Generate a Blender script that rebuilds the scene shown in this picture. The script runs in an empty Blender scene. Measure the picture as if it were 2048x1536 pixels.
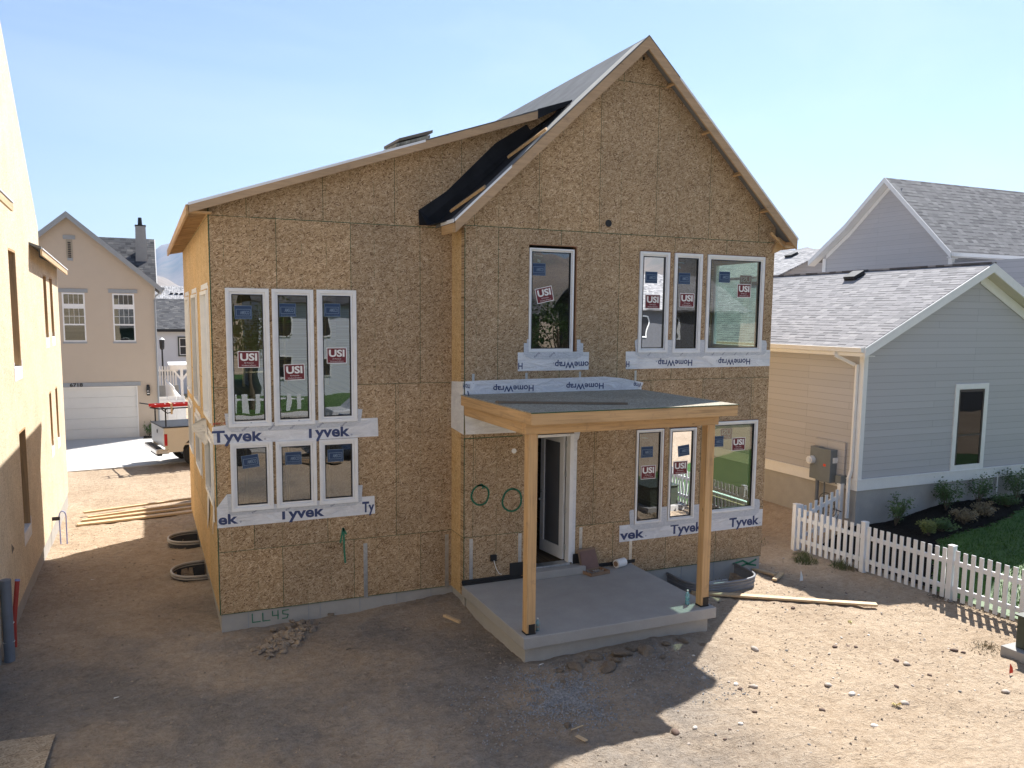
import bpy, math, random
from mathutils import Vector, Matrix, noise
random.seed(7)
R = math.radians
sc = bpy.context.scene

# ------------------------------------------------------------------ camera
cd = bpy.data.cameras.new('camera'); cam = bpy.data.objects.new('camera', cd); sc.collection.objects.link(cam); sc.camera = cam
YAW, PITCH, ROLL, FPX = 0.41373, 0.11343, 0.00969, 1632.46
fwd0 = Vector((math.sin(YAW), math.cos(YAW), 0)); rt0 = Vector((math.cos(YAW), -math.sin(YAW), 0)); up0 = Vector((0, 0, 1))
fwd = fwd0*math.cos(PITCH) - up0*math.sin(PITCH); upv = up0*math.cos(PITCH) + fwd0*math.sin(PITCH)
rt = rt0*math.cos(ROLL) + upv*math.sin(ROLL); up = upv*math.cos(ROLL) - rt0*math.sin(ROLL)
cam.matrix_world = Matrix(((rt.x, up.x, -fwd.x, -4.9939), (rt.y, up.y, -fwd.y, -13.2152), (rt.z, up.z, -fwd.z, 4.9440), (0, 0, 0, 1)))
cd.sensor_width = 36; cd.lens = 36*FPX/2048; cd.shift_x = 11.125/2048; cd.shift_y = 53.53/2048
cd.clip_start = .1; cd.clip_end = 30000

# ------------------------------------------------------------------ light
SX, SY = .685, .56                       # metres the light travels in -x and -y for each metre it drops
sun_dir = Vector((SX, SY, 1)).normalized()
ELEV = math.asin(sun_dir.z)
sd = bpy.data.lights.new('sun', 'SUN'); sd.energy = 5.0; sd.angle = R(.53); sd.color = (1, .965, .91)
so = bpy.data.objects.new('sun', sd); sc.collection.objects.link(so); so.rotation_euler = sun_dir.to_track_quat('Z', 'Y').to_euler(); so.location = (20, 20, 30)
w = bpy.data.worlds.new('World'); sc.world = w; w.use_nodes = True; nt = w.node_tree
bg = nt.nodes['Background']; sky = nt.nodes.new('ShaderNodeTexSky'); sky.sky_type = 'NISHITA'; sky.sun_disc = False
sky.sun_elevation = ELEV; sky.sun_rotation = math.atan2(SX, SY); sky.altitude = 1400; sky.air_density = 1.1; sky.dust_density = .45; sky.ozone_density = 1.0
tc = nt.nodes.new('ShaderNodeTexCoord')
mp = nt.nodes.new('ShaderNodeMapping'); mp.inputs['Rotation'].default_value = (0, 0, R(35)); mp.inputs['Scale'].default_value = (1.2, 7.0, 9.0)
n1 = nt.nodes.new('ShaderNodeTexNoise'); n1.inputs['Scale'].default_value = 1.3; n1.inputs['Detail'].default_value = 9; n1.inputs['Roughness'].default_value = .55; n1.inputs['Distortion'].default_value = .4
cr = nt.nodes.new('ShaderNodeMapRange'); cr.inputs['From Min'].default_value = .42; cr.inputs['From Max'].default_value = .85; cr.inputs['To Max'].default_value = .22
mx = nt.nodes.new('ShaderNodeMixRGB'); mx.inputs['Color2'].default_value = (7.2, 7.9, 8.6, 1)
nt.links.new(tc.outputs['Generated'], mp.inputs['Vector']); nt.links.new(mp.outputs[0], n1.inputs['Vector']); nt.links.new(n1.outputs['Fac'], cr.inputs['Value'])
nt.links.new(cr.outputs[0], mx.inputs['Fac']); nt.links.new(sky.outputs[0], mx.inputs['Color1']); nt.links.new(mx.outputs[0], bg.inputs['Color'])
bg.inputs['Strength'].default_value = .064
sc.view_settings.view_transform = 'Standard'; sc.view_settings.look = 'None'; sc.view_settings.gamma = 1; sc.view_settings.exposure = 1.25

# ------------------------------------------------------------------ materials
class NT:
    def __init__(s, name):
        s.m = bpy.data.materials.new(name); s.m.use_nodes = True; s.t = s.m.node_tree; s.b = s.t.nodes['Principled BSDF']
    def n(s, typ, **k):
        o = s.t.nodes.new(typ)
        for a, v in k.items():
            if a.startswith('i_'):
                key = a[2:]; key = int(key) if key.isdigit() else key.replace('_', ' ')
                inp = o.inputs[key]
                if isinstance(v, bpy.types.NodeSocket): s.t.links.new(v, inp)
                else: inp.default_value = v
            else: setattr(o, a, v)
        return o
    def link(s, a, b): s.t.links.new(a, b)
    def co(s): return s.n('ShaderNodeTexCoord').outputs['Object']
    def math(s, op, a, b=0., c=0.): return s.n('ShaderNodeMath', operation=op, i_0=a, i_1=b, i_2=c).outputs[0]
    def mix(s, f, a, b, mode='MIX'): return s.n('ShaderNodeMixRGB', blend_type=mode, i_Fac=f, i_Color1=a, i_Color2=b).outputs[0]
    def noise(s, v, sc_, det=4, rough=.55, dist=0.): return s.n('ShaderNodeTexNoise', i_Vector=v, i_Scale=sc_, i_Detail=det, i_Roughness=rough, i_Distortion=dist).outputs['Fac']
    def maprange(s, v, a, b, c=0., d=1.): return s.n('ShaderNodeMapRange', i_Value=v, i_1=a, i_2=b, i_3=c, i_4=d).outputs[0]
    def mapping(s, v, scale=(1, 1, 1), rot=(0, 0, 0), loc=(0, 0, 0)): return s.n('ShaderNodeMapping', i_Vector=v, i_Scale=scale, i_Rotation=rot, i_Location=loc).outputs[0]
    def ramp(s, f, stops):
        o = s.n('ShaderNodeValToRGB', i_Fac=f); e = o.color_ramp.elements
        while len(e) < len(stops): e.new(.5)
        for i, (p, c) in enumerate(stops): e[i].position = p; e[i].color = (*c, 1)
        return o.outputs[0]
    def bump(s, h, strength=.5, dist=.01): s.link(s.n('ShaderNodeBump', i_Height=h, i_Strength=strength, i_Distance=dist).outputs[0], s.b.inputs['Normal'])
    def base(s, c): s.link(c, s.b.inputs['Base Color'])
    def rough(s, v): s.b.inputs['Roughness'].default_value = v
    def spec(s, v): s.b.inputs['Specular IOR Level'].default_value = v

def plain(name, col, rough=.6, var=.12, nscale=6., metal=0., spec=.4, bump=0.):
    t = NT(name); c = t.co(); f = t.noise(c, nscale, 6)
    lo = tuple(x*(1-var) for x in col)+(1,); hi = tuple(min(1, x*(1+var)) for x in col)+(1,)
    t.base(t.mix(t.maprange(f, .3, .7), lo, hi)); t.rough(rough); t.b.inputs['Metallic'].default_value = metal; t.spec(spec)
    if bump: t.bump(t.noise(c, nscale*8, 4), bump, .005)
    return t.m

def uv_axes(t, ax):
    s = t.n('ShaderNodeSeparateXYZ', i_0=t.co()).outputs
    a, b = {'xz': (s[0], s[2]), 'yz': (s[1], s[2]), 'xy': (s[0], s[1])}[ax]
    return t.n('ShaderNodeCombineXYZ', i_0=a, i_1=b).outputs[0], a, b

def osb(name, ax, cols, offs=(0., 0.), seams=True, lines=True, fine=1.):
    t = NT(name); v, a, b = uv_axes(t, ax)
    wob = t.n('ShaderNodeTexNoise', i_Vector=v, i_Scale=9., i_Detail=2.).outputs['Color']
    vd = t.n('ShaderNodeVectorMath', operation='MULTIPLY_ADD', i_0=wob, i_1=(.05, .05, 0), i_2=v).outputs[0]
    def strands(rot, k, sx=9., sy=62.):
        q = t.mapping(vd, (1, 1, 1), (0, 0, R(rot)), (k, k*1.7, 0)); q = t.mapping(q, (sx*fine, sy*fine, 1))
        return t.n('ShaderNodeSeparateColor', i_0=t.n('ShaderNodeTexVoronoi', i_Vector=q, i_Scale=1.).outputs['Color']).outputs
    s1, s2, s3, s4 = strands(12, 0), strands(68, 3.3), strands(128, 7.1), strands(-25, 11.9, 14, 80)
    g1 = t.math('GREATER_THAN', t.noise(v, 16., 2), .5); g2 = t.math('GREATER_THAN', t.noise(t.mapping(v, (1, 1, 1), (0, 0, 0), (5, 9, 0)), 22., 2), .54)
    g3 = t.math('GREATER_THAN', s4[1], .72)
    val = t.mix(g1, s1[0], s2[0]); val = t.mix(g2, val, s3[0]); val = t.mix(g3, val, s4[0])
    c = t.ramp(val, [(0, cols[0]), (.13, cols[1]), (.45, cols[2]), (.8, cols[3]), (1, cols[4])])
    big = t.maprange(t.noise(v, 1.1, 5), .3, .7, .9, 1.1)
    c = t.mix(1., c, t.n('ShaderNodeCombineColor', i_0=big, i_1=big, i_2=big).outputs[0], 'MULTIPLY')
    ov = t.n('ShaderNodeCombineXYZ', i_0=t.math('ADD', a, offs[0]), i_1=t.math('ADD', b, offs[1])).outputs[0]
    if seams:
        bk = t.n('ShaderNodeTexBrick', i_Vector=ov, i_Scale=1., i_Color1=(.89, .90, .92, 1), i_Color2=(1.09, 1.05, .99, 1), i_Mortar=(1, 1, 1, 1), offset=.37, offset_frequency=2, squash=1.)
        bk.inputs['Brick Width'].default_value = 1.22; bk.inputs['Row Height'].default_value = 2.72; bk.inputs['Mortar Size'].default_value = .0055; bk.inputs['Bias'].default_value = 0
        c = t.mix(1., c, bk.outputs['Color'], 'MULTIPLY'); c = t.mix(t.math('MULTIPLY', bk.outputs['Fac'], .8), c, (.035, .07, .035, 1))
    if lines:
        b2 = t.n('ShaderNodeTexBrick', i_Vector=ov, i_Scale=1., offset=.0)
        b2.inputs['Brick Width'].default_value = .4066; b2.inputs['Row Height'].default_value = 60; b2.inputs['Mortar Size'].default_value = .004
        f = t.math('MULTIPLY', b2.outputs['Fac'], t.maprange(t.noise(t.mapping(v, (1, 2.5, 1)), 1.5, 3), .42, .6, 0., .55)); c = t.mix(f, c, (.06, .14, .07, 1))
    stn = t.maprange(t.noise(t.mapping(v, (2.2, .35, 1)), 1.6, 5, .6), .56, .72, 0., .22); c = t.mix(stn, c, tuple(x*.5 for x in cols[2])+(1,))
    nl = t.math('MULTIPLY', t.math('LESS_THAN', t.math('ABSOLUTE', t.math('SUBTRACT', t.math('FRACT', t.math('ADD', t.math('DIVIDE', t.math('ADD', a, offs[0]), .4066), .5)), .5)), .018), t.math('LESS_THAN', t.math('FRACT', t.math('DIVIDE', b, .2)), .07)); c = t.mix(t.math('MULTIPLY', nl, .5), c, (.08, .05, .03, 1))
    t.base(c); t.rough(.8); t.spec(.15); t.bump(val, .35, .003)
    return t.m
OC = [(.12, .066, .034), (.262, .171, .095), (.395, .277, .162), (.495, .364, .228), (.64, .505, .355)]
m_osb_f = osb('osb front', 'xz', OC, (.61-.02, 2.72*2-6.50), fine=1.45)
m_osb_glow = osb('osb side glow', 'yz', [(.36, .21, .08), (.5, .32, .14), (.6, .41, .20), (.66, .47, .25), (.74, .56, .33)], (.0, 2.72*2-6.50), fine=1.3)  # same board as the front; reflected glow put into lighter, oranger colours
m_osb_n = osb('osb neighbour', 'yz', [(.42, .31, .19), (.56, .45, .30), (.67, .56, .40), (.74, .63, .47), (.8, .70, .55)], (.3, .5), fine=1.8, seams=False)
m_osb_in_shade = osb('osb interior shade', 'xz', [tuple(x*.33 for x in c) for c in OC], seams=False, lines=False)  # front palette darkened: dim interior shade put into the colour
m_deck = osb('weathered deck sheathing', 'xy', [(.15, .13, .10), (.24, .215, .165), (.33, .295, .23), (.40, .36, .28), (.5, .46, .37)], seams=False, lines=False, fine=1.4)

def wood(name, axis, col, dark=.55, rough=.62):
    t = NT(name); s = {'x': (1.2, 26, 26), 'y': (26, 1.2, 26), 'z': (26, 26, 1.2)}[axis]
    v = t.mapping(t.co(), s); f = t.noise(v, 1., 6, .6, .6); kn = t.n('ShaderNodeTexVoronoi', i_Vector=t.mapping(t.co(), {'x': (1.6, 6, 6), 'y': (6, 1.6, 6), 'z': (6, 6, 1.6)}[axis]), i_Scale=1.).outputs['Distance']
    c = t.ramp(f, [(.25, tuple(x*dark for x in col)), (.5, col), (.8, tuple(min(1, x*1.22) for x in col))])
    c = t.mix(t.maprange(kn, .07, .03), c, tuple(x*.3 for x in col)+(1,))
    big = t.noise(t.co(), .9, 3); c = t.mix(t.maprange(big, .35, .7, 0, .45), c, tuple(x*.66 for x in col)+(1,)); hd = t.noise(t.co(), 5., 5, .7); c = t.mix(t.maprange(hd, .58, .75, 0, .4), c, (.16, .12, .09, 1))
    t.base(c); t.rough(rough); t.spec(.3); t.bump(f, .25, .004); return t.m
FIR = (.56, .36, .18)
m_wx, m_wy, m_wz = wood('fir along x', 'x', FIR), wood('fir along y', 'y', FIR), wood('fir along z', 'z', FIR)
LUM = (.62, .45, .27)
m_lx, m_ly, m_lz = wood('pine along x', 'x', LUM, .75), wood('pine along y', 'y', LUM, .75), wood('pine along z', 'z', LUM, .75)
m_rx = wood('rake board', 'x', (.47, .32, .19), .8); m_greyw = wood('weathered board', 'x', (.2, .16, .12), .7)

def concrete(name, col, sc_=3., bump=.25, var=.18):
    t = NT(name); c = t.co(); a = t.math('ADD', t.math('MULTIPLY', t.noise(c, sc_, 8, .6), .6), t.math('MULTIPLY', t.noise(c, sc_*.3, 6, .65, .6), .4)); b = t.noise(c, sc_*22, 4)
    k = t.math('ADD', t.math('MULTIPLY', a, .7), t.math('MULTIPLY', b, .3))
    t.base(t.ramp(k, [(.3, tuple(x*(1-var) for x in col)), (.55, col), (.75, tuple(min(1, x*(1+var)) for x in col))])); t.rough(.85); t.spec(.25); t.bump(b, bump, .004); return t.m
m_conc = concrete('porch concrete', (.37, .36, .345)); m_drive = concrete('driveway concrete', (.52, .5, .47), 1.2, .12, .1); m_found = concrete('foundation concrete', (.40, .385, .36), 4., .4)
m_stucco = concrete('tan stucco', (.52, .44, .355), 3., .5, .06)

def siding_mat(name, col, ax, row=.16):
    t = NT(name); v, a, b = uv_axes(t, ax)
    bk = t.n('ShaderNodeTexBrick', i_Vector=v, i_Scale=1., offset=.37, offset_frequency=3, i_Color1=(*[x*.96 for x in col], 1), i_Color2=(*[x*1.03 for x in col], 1), i_Mortar=(*[x*.55 for x in col], 1))
    bk.inputs['Brick Width'].default_value = 3.6; bk.inputs['Row Height'].default_value = row; bk.inputs['Mortar Size'].default_value = .0035
    n = t.noise(t.mapping(v, (2, 30, 1)), 3., 4); t.base(bk.outputs['Color']); t.rough(.55); t.spec(.35); t.bump(n, .12, .002); return t.m
m_sidx, m_sidy = siding_mat('grey lap siding x', (.455, .445, .455), 'xz'), siding_mat('grey lap siding y', (.46, .445, .445), 'yz')
m_trim = plain('white trim', (.78, .77, .75), .5, .03); m_vinyl = plain('white vinyl', (.78, .785, .79), .38, .05, 5., spec=.5); m_sash = plain('inner sash', (.72, .74, .78), .35, .02)

def shingles(name, c1, c2, c3, ax='xy', ex=.125, tilt=None):
    # ax gives the two coordinates: along the eave, up the slope (slope length measured in plan)
    t = NT(name); s = t.n('ShaderNodeSeparateXYZ', i_0=t.co()).outputs
    a, b = (s[1], s[0]) if ax == 'yx' else (s[0], s[1])
    row = t.math('FLOOR', t.math('DIVIDE', b, ex)); rr = t.n('ShaderNodeTexWhiteNoise', noise_dimensions='1D', i_W=row).outputs['Value']
    aa = t.math('ADD', a, t.math('MULTIPLY', rr, 3.1)); col = t.math('FLOOR', t.math('DIVIDE', aa, .24))
    wn = t.n('ShaderNodeTexWhiteNoise', noise_dimensions='2D', i_Vector=t.n('ShaderNodeCombineXYZ', i_0=col, i_1=row).outputs[0]).outputs['Value']
    fr = t.math('FRACT', t.math('DIVIDE', b, ex)); fa = t.math('FRACT', t.math('DIVIDE', aa, .24))
    c = t.ramp(wn, [(0, c1), (.45, c2), (.75, c2), (1, c3)])
    g = t.noise(t.co(), 160., 2); c = t.mix(.35, c, t.n('ShaderNodeCombineColor', i_0=g, i_1=g, i_2=g).outputs[0], 'OVERLAY')
    lim = t.maprange(t.n('ShaderNodeTexWhiteNoise', noise_dimensions='2D', i_Vector=t.n('ShaderNodeCombineXYZ', i_0=row, i_1=col).outputs[0]).outputs['Value'], .35, .75, .07, .34)
    edge = t.math('GREATER_THAN', fr, t.math('SUBTRACT', 1., lim)) if False else t.math('LESS_THAN', fr, lim)  # dark course edges: shadow line painted into the shingle colour
    c = t.mix(t.math('MULTIPLY', edge, .72), c, (.05, .05, .055, 1)); c = t.mix(t.math('MULTIPLY', t.math('LESS_THAN', fa, .05), .35), c, (.06, .06, .065, 1))
    t.base(c); t.rough(.9); t.spec(.15); t.bump(t.math('ADD', fr, t.math('MULTIPLY', wn, .4)), .5, .012); return t.m
m_shL = shingles('grey shingles', (.25, .245, .25), (.33, .32, .325), (.40, .385, .385), 'yx')
m_shX = shingles('grey shingles along x', (.17, .165, .17), (.29, .28, .28), (.38, .37, .36), 'xy')
m_shD = shingles('dark shingles', (.05, .05, .055), (.10, .10, .105), (.17, .165, .16), 'xy')
m_shFar = shingles('far shingles', (.26, .26, .27), (.40, .39, .39), (.5, .49, .49), 'yx', .14)
m_felt = plain('black underlayment', (.016, .017, .02), .8, .3, 5., spec=.2, bump=.3); m_greyfelt = plain('grey roofing felt', (.16, .165, .17), .8, .15, 2.5, spec=.2, bump=.2)
m_drip = plain('white drip edge', (.8, .81, .83), .35, .02); m_black = plain('black', (.012, .012, .013), .5, .2); m_dark = plain('dark bronze', (.02, .02, .023), .4, .1)
m_metal = plain('galvanised metal', (.52, .54, .56), .38, .15, 20., .85); m_grey = plain('grey enamel', (.165, .185, .195), .5, .05); m_greyl = plain('light grey trim', (.30, .32, .34), .6, .05)
m_green = plain('green edge seal', (.03, .09, .045), .7, .2); m_spray = plain('green spray paint', (.04, .19, .11), .8, .45, 60.)
m_wrap = None
t = NT('house wrap'); f = t.noise(t.mapping(t.co(), (1, 1, 3)), 2.6, 6, .65, 1.6); t.base(t.mix(t.maprange(f, .35, .65), (.66, .67, .70, 1), (.82, .83, .85, 1))); t.rough(.55); t.bump(f, .8, .05); m_wrap = t.m
t = NT('flashing tape'); f = t.noise(t.mapping(t.co(), (3, 3, 9)), 6., 5, .6, .8); t.base(t.mix(t.maprange(f, .35, .65), (.50, .53, .58, 1), (.66, .68, .72, 1))); t.rough(.5); t.bump(f, .8, .02); m_tape = t.m
m_navy = plain('navy ink', (.045, .065, .16), .6, .08); m_redink = plain('red ink', (.5, .05, .05), .6, .1)
m_usi = plain('dark red sticker', (.15, .018, .025), .5, .06); m_white = plain('sticker white', (.78, .77, .75), .5, .02); m_amb = plain('blue sticker', (.018, .045, .11), .5, .06); m_lblue = plain('sticker pale blue', (.18, .25, .34), .5, .03)
m_well = plain('window well plastic', (.05, .05, .055), .5, .1, spec=.5); m_wellrim = plain('window well rim', (.42, .39, .35), .5, .08); m_wellgrey = plain('grey window well', (.20, .21, .23), .5, .08)
m_beige = plain('beige paint', (.62, .56, .46), .3, .02, spec=.6); m_silver = plain('silver paint', (.55, .55, .54), .32, .03, metal=.2, spec=.6); m_red = plain('red ladder', (.55, .03, .03), .4, .05)
m_tyre = plain('tyre rubber', (.02, .02, .02), .8, .2); m_tail = plain('red tail light', (.45, .02, .02), .15, .05, spec=.8); m_chrome = plain('chrome', (.6, .6, .6), .2, .05, metal=1.)
m_mulch = plain('dark bark mulch', (.014, .012, .01), .95, .5, 30., spec=.1, bump=1.); m_garage = plain('garage door paint', (.66, .65, .62), .5, .02)
m_whitewall = plain('white board siding', (.62, .64, .68), .6, .03, 1.); m_pvc = plain('grey conduit', (.16, .18, .21), .5, .08); m_orange = plain('red conduit', (.42, .05, .035), .45, .08); m_bluepipe = plain('blue pipe', (.28, .33, .62), .4, .05)
m_box = plain('dark green utility box', (.05, .06, .045), .5, .06); m_rubber = plain('black tape', (.02, .02, .021), .6, .2, bump=.5)
m_flagw = plain('white flag', (.75, .75, .73), .6, .02); m_flago = plain('orange flag', (.75, .07, .03), .6, .02)
m_card = plain('brown carton', (.26, .17, .11), .8, .08); m_pinkcard = plain('cartons inside', (.20, .12, .10), .8, .1)
m_tree = plain('bark', (.12, .09, .06), .9, .2)
def leafmat(name, a, b):
    t = NT(name); oi = t.noise(t.co(), 3.5, 4); f = t.noise(t.co(), 40., 2); t.base(t.mix(t.maprange(t.math('ADD', t.math('MULTIPLY', oi, .5), t.math('MULTIPLY', f, .5)), .35, .65), (*a, 1), (*b, 1))); t.rough(.6); t.spec(.3); return t.m
m_leaf = leafmat('shrub leaves', (.035, .075, .02), (.10, .16, .045)); m_leafy = leafmat('yellow green leaves', (.10, .13, .03), (.2, .22, .06)); m_grass = leafmat('lawn grass', (.025, .075, .012), (.075, .15, .025)); m_weed = leafmat('weeds', (.06, .09, .03), (.16, .17, .07)); m_dry = leafmat('dry weeds', (.14, .11, .06), (.25, .2, .11))

def glass(name, tint=(.74, .86, .80), ior=2.1):
    t = NT(name); t.t.nodes.remove(t.b); tr = t.n('ShaderNodeBsdfTransparent', i_0=(*tint, 1)); gl = t.n('ShaderNodeBsdfGlossy', i_Roughness=.0, i_Color=(.95, .97, 1, 1))
    wv = t.noise(t.co(), 1.1, 2); bp = t.n('ShaderNodeBump', i_Height=wv, i_Strength=.10, i_Distance=.02).outputs[0]; t.link(bp, gl.inputs['Normal'])
    fr = t.n('ShaderNodeFresnel', i_IOR=ior); mixs = t.n('ShaderNodeMixShader', i_0=fr.outputs[0], i_1=tr.outputs[0], i_2=gl.outputs[0])
    t.link(mixs.outputs[0], t.t.nodes['Material Output'].inputs['Surface']); return t.m
m_glass = glass('window glass', (.60, .73, .67), 2.45); m_glassd = glass('neighbour glass', (.35, .4, .38), 2.0)
t = NT('bottle plastic'); t.b.inputs['Base Color'].default_value = (.5, .8, .85, 1); t.b.inputs['Transmission Weight'].default_value = .7; t.rough(.15); m_bottle = t.m
m_liquid = plain('blue liquid', (.05, .42, .5), .3, .05); m_orangel = plain('orange liquid', (.55, .2, .05), .3, .05)

# ------------------------------------------------------------------ mesh helpers
LOC = {}
class MB:
    def __init__(s): s.v = []; s.f = []; s.mi = []
    def add(s, vs, fs, mi=0):
        k = len(s.v); s.v += [tuple(p) for p in vs]
        for f in fs: s.f.append(tuple(i+k for i in f)); s.mi.append(mi)
        return s
    def box(s, x0, x1, y0, y1, z0, z1, mi=0):
        return s.add([(x0, y0, z0), (x1, y0, z0), (x1, y1, z0), (x0, y1, z0), (x0, y0, z1), (x1, y0, z1), (x1, y1, z1), (x0, y1, z1)],
                     [(0, 3, 2, 1), (4, 5, 6, 7), (0, 1, 5, 4), (1, 2, 6, 5), (2, 3, 7, 6), (3, 0, 4, 7)], mi)
    def bar(s, p, q, w_, h, upd=(0, 0, 1), mi=0):     # beam from p to q, w_ across, h in the up direction
        p, q = Vector(p), Vector(q); d = (q-p).normalized(); u = Vector(upd); sd_ = d.cross(u).normalized(); u = sd_.cross(d).normalized()
        vs = [c + sd_*a*w_/2 + u*b*h/2 for c in (p, q) for a, b in ((-1, -1), (1, -1), (1, 1), (-1, 1))]
        return s.add(vs, [(0, 1, 2, 3), (7, 6, 5, 4), (0, 4, 5, 1), (1, 5, 6, 2), (2, 6, 7, 3), (3, 7, 4, 0)], mi)
    def prism(s, pts, d, mi=0):                       # pts: 3-D polygon, extruded by vector d
        n = len(pts); a = [Vector(p) for p in pts]; d = Vector(d)
        return s.add(a + [p+d for p in a], [tuple(range(n))[::-1], tuple(range(n, 2*n))] + [(i, (i+1) % n, (i+1) % n+n, i+n) for i in range(n)], mi)
    def tube(s, pts, r, n=10, mi=0, cap=True):
        pts = [Vector(p) for p in pts]; rs = r if isinstance(r, (list, tuple)) else [r]*len(pts); k = len(s.v); ref = Vector((0, 0, 1))
        for i, p in enumerate(pts):
            d = (pts[min(i+1, len(pts)-1)] - pts[max(i-1, 0)]).normalized()
            if abs(d.dot(ref)) > .95: ref = Vector((1, 0, 0)) if abs(d.x) < .9 else Vector((0, 1, 0))
            a = d.cross(ref).normalized(); b = d.cross(a)
            for j in range(n): an = 2*math.pi*j/n; s.v.append(tuple(p + (a*math.cos(an)+b*math.sin(an))*rs[i]))
        for i in range(len(pts)-1):
            for j in range(n): s.f.append((k+i*n+j, k+i*n+(j+1) % n, k+(i+1)*n+(j+1) % n, k+(i+1)*n+j)); s.mi.append(mi)
        if cap: s.f += [tuple(k+j for j in range(n))[::-1], tuple(k+(len(pts)-1)*n+j for j in range(n))]; s.mi += [mi, mi]
        return s
    def ring(s, x0, x1, z0, z1, wd, y0, y1, mi=0):    # rectangular frame in the xz plane
        s.box(x0, x0+wd, y0, y1, z0, z1, mi); s.box(x1-wd, x1, y0, y1, z0, z1, mi)
        s.box(x0+wd, x1-wd, y0, y1, z0, z0+wd, mi); s.box(x0+wd, x1-wd, y0, y1, z1-wd, z1, mi); return s
    def tf(s, M, k=0):
        for i in range(k, len(s.v)): s.v[i] = tuple(M @ Vector(s.v[i]))
        return s
    def build(s, name, mats, parent=None, bevel=0, smooth=False, loc=None):
        me = bpy.data.meshes.new(name); L = Vector((0, 0, 0))
        if parent is not None: L = LOC.get(parent.name, Vector((0, 0, 0)))
        elif loc is not None: L = Vector(loc)
        me.from_pydata([tuple(Vector(p)-L) for p in s.v], [], s.f); me.update()
        for m in (mats if isinstance(mats, (list, tuple)) else [mats]): me.materials.append(m)
        me.polygons.foreach_set('material_index', s.mi)
        if smooth: me.polygons.foreach_set('use_smooth', [True]*len(me.polygons))
        o = bpy.data.objects.new(name, me); sc.collection.objects.link(o)
        if parent is not None: o.parent = parent; LOC[o.name] = L
        elif loc is not None: o.location = L; LOC[o.name] = L
        import bmesh
        bm = bmesh.new(); bm.from_mesh(me); bmesh.ops.recalc_face_normals(bm, faces=bm.faces); bm.to_mesh(me); bm.free()
        if bevel: b = o.modifiers.new('bevel', 'BEVEL'); b.width = bevel; b.segments = 2; b.limit_method = 'ANGLE'; b.angle_limit = R(40)
        return o
def _each(self, name, mats, parent, *ar, **k):
    p = list(range(len(self.v)))
    def fd(i):
        while p[i] != i: p[i] = p[p[i]]; i = p[i]
        return i
    for f in self.f:
        for i in f[1:]: p[fd(i)] = fd(f[0])
    gr = {}
    for f, mi in zip(self.f, self.mi): gr.setdefault(fd(f[0]), []).append((f, mi))
    out = []
    for fs in gr.values():
        ids = sorted({i for f, _ in fs for i in f}); mp_ = {i: j for j, i in enumerate(ids)}; q = MB(); q.v = [self.v[i] for i in ids]; q.f = [tuple(mp_[i] for i in f) for f, _ in fs]; q.mi = [mi for _, mi in fs]
        out.append(q.build(name, mats, parent, *ar, **k))
    return out
MB.each = _each
def tag(o, label, cat=None, group=None, kind=None):
    o['label'] = label
    if cat: o['category'] = cat
    if group: o['group'] = group
    if kind: o['kind'] = kind
    return o
def empty(name, loc, label, cat, group=None):
    o = bpy.data.objects.new(name, None); sc.collection.objects.link(o); o.location = loc; LOC[o.name] = Vector(loc); o.empty_display_size = .2
    return tag(o, label, cat, group)
def text_mesh(mb, s, x, z, h, y, mi=0, rot=0., width=None, bold=.0, M=None, depth=.0015):
    """flat letters in the xz plane (facing -y), lower left corner at x, z, capitals h high"""
    cu = bpy.data.curves.new('t', 'FONT'); cu.body = s; cu.size = 1; cu.offset = bold; cu.resolution_u = 3
    o = bpy.data.objects.new('t', cu); me = bpy.data.meshes.new_from_object(o)
    vs = [v.co.copy() for v in me.vertices]; 
    if not vs: return mb
    x0 = min(v.x for v in vs); x1 = max(v.x for v in vs); H = .70
    k = h/H; kx = k if width is None else width/(x1-x0)
    out = []
    for v in vs:
        px, pz = (v.x-x0)*kx, v.y*k
        if rot: c_, s_ = math.cos(rot), math.sin(rot); px, pz = px*c_-pz*s_, px*s_+pz*c_
        q = Vector((x+px, y, z+pz)); out.append(M @ q if M is not None else q)
    mb.add(out, [tuple(p.vertices) for p in me.polygons], mi)
    bpy.data.objects.remove(o); bpy.data.meshes.remove(me); bpy.data.curves.remove(cu); return mb

def wall_grid(mb, P, xs, zs, holes, th, mi=0):
    """wall with rectangular openings. P(u, w, z): u along, w depth inwards"""
    xs = sorted(set(round(v, 4) for v in xs + [h for q in holes for h in q[:2]])); zs = sorted(set(round(v, 4) for v in zs + [h for q in holes for h in q[2:]]))
    def solid(i, j):
        if i < 0 or j < 0 or i >= len(xs)-1 or j >= len(zs)-1: return False
        cx, cz = (xs[i]+xs[i+1])/2, (zs[j]+zs[j+1])/2
        return not any(a < cx < b and c < cz < d for a, b, c, d in holes)
    for i in range(len(xs)-1):
        for j in range(len(zs)-1):
            if not solid(i, j): continue
            a, b, c, d = xs[i], xs[i+1], zs[j], zs[j+1]
            for w_ in (0, th): mb.add([P(a, w_, c), P(b, w_, c), P(b, w_, d), P(a, w_, d)], [(0, 1, 2, 3)], mi)
            if not solid(i-1, j): mb.add([P(a, 0, c), P(a, th, c), P(a, th, d), P(a, 0, d)], [(0, 1, 2, 3)], mi)
            if not solid(i+1, j): mb.add([P(b, 0, c), P(b, th, c), P(b, th, d), P(b, 0, d)], [(0, 1, 2, 3)], mi)
            if not solid(i, j-1): mb.add([P(a, 0, c), P(b, 0, c), P(b, th, c), P(a, th, c)], [(0, 1, 2, 3)], mi)
            if not solid(i, j+1): mb.add([P(a, 0, d), P(b, 0, d), P(b, th, d), P(a, th, d)], [(0, 1, 2, 3)], mi)
    return mb
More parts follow.
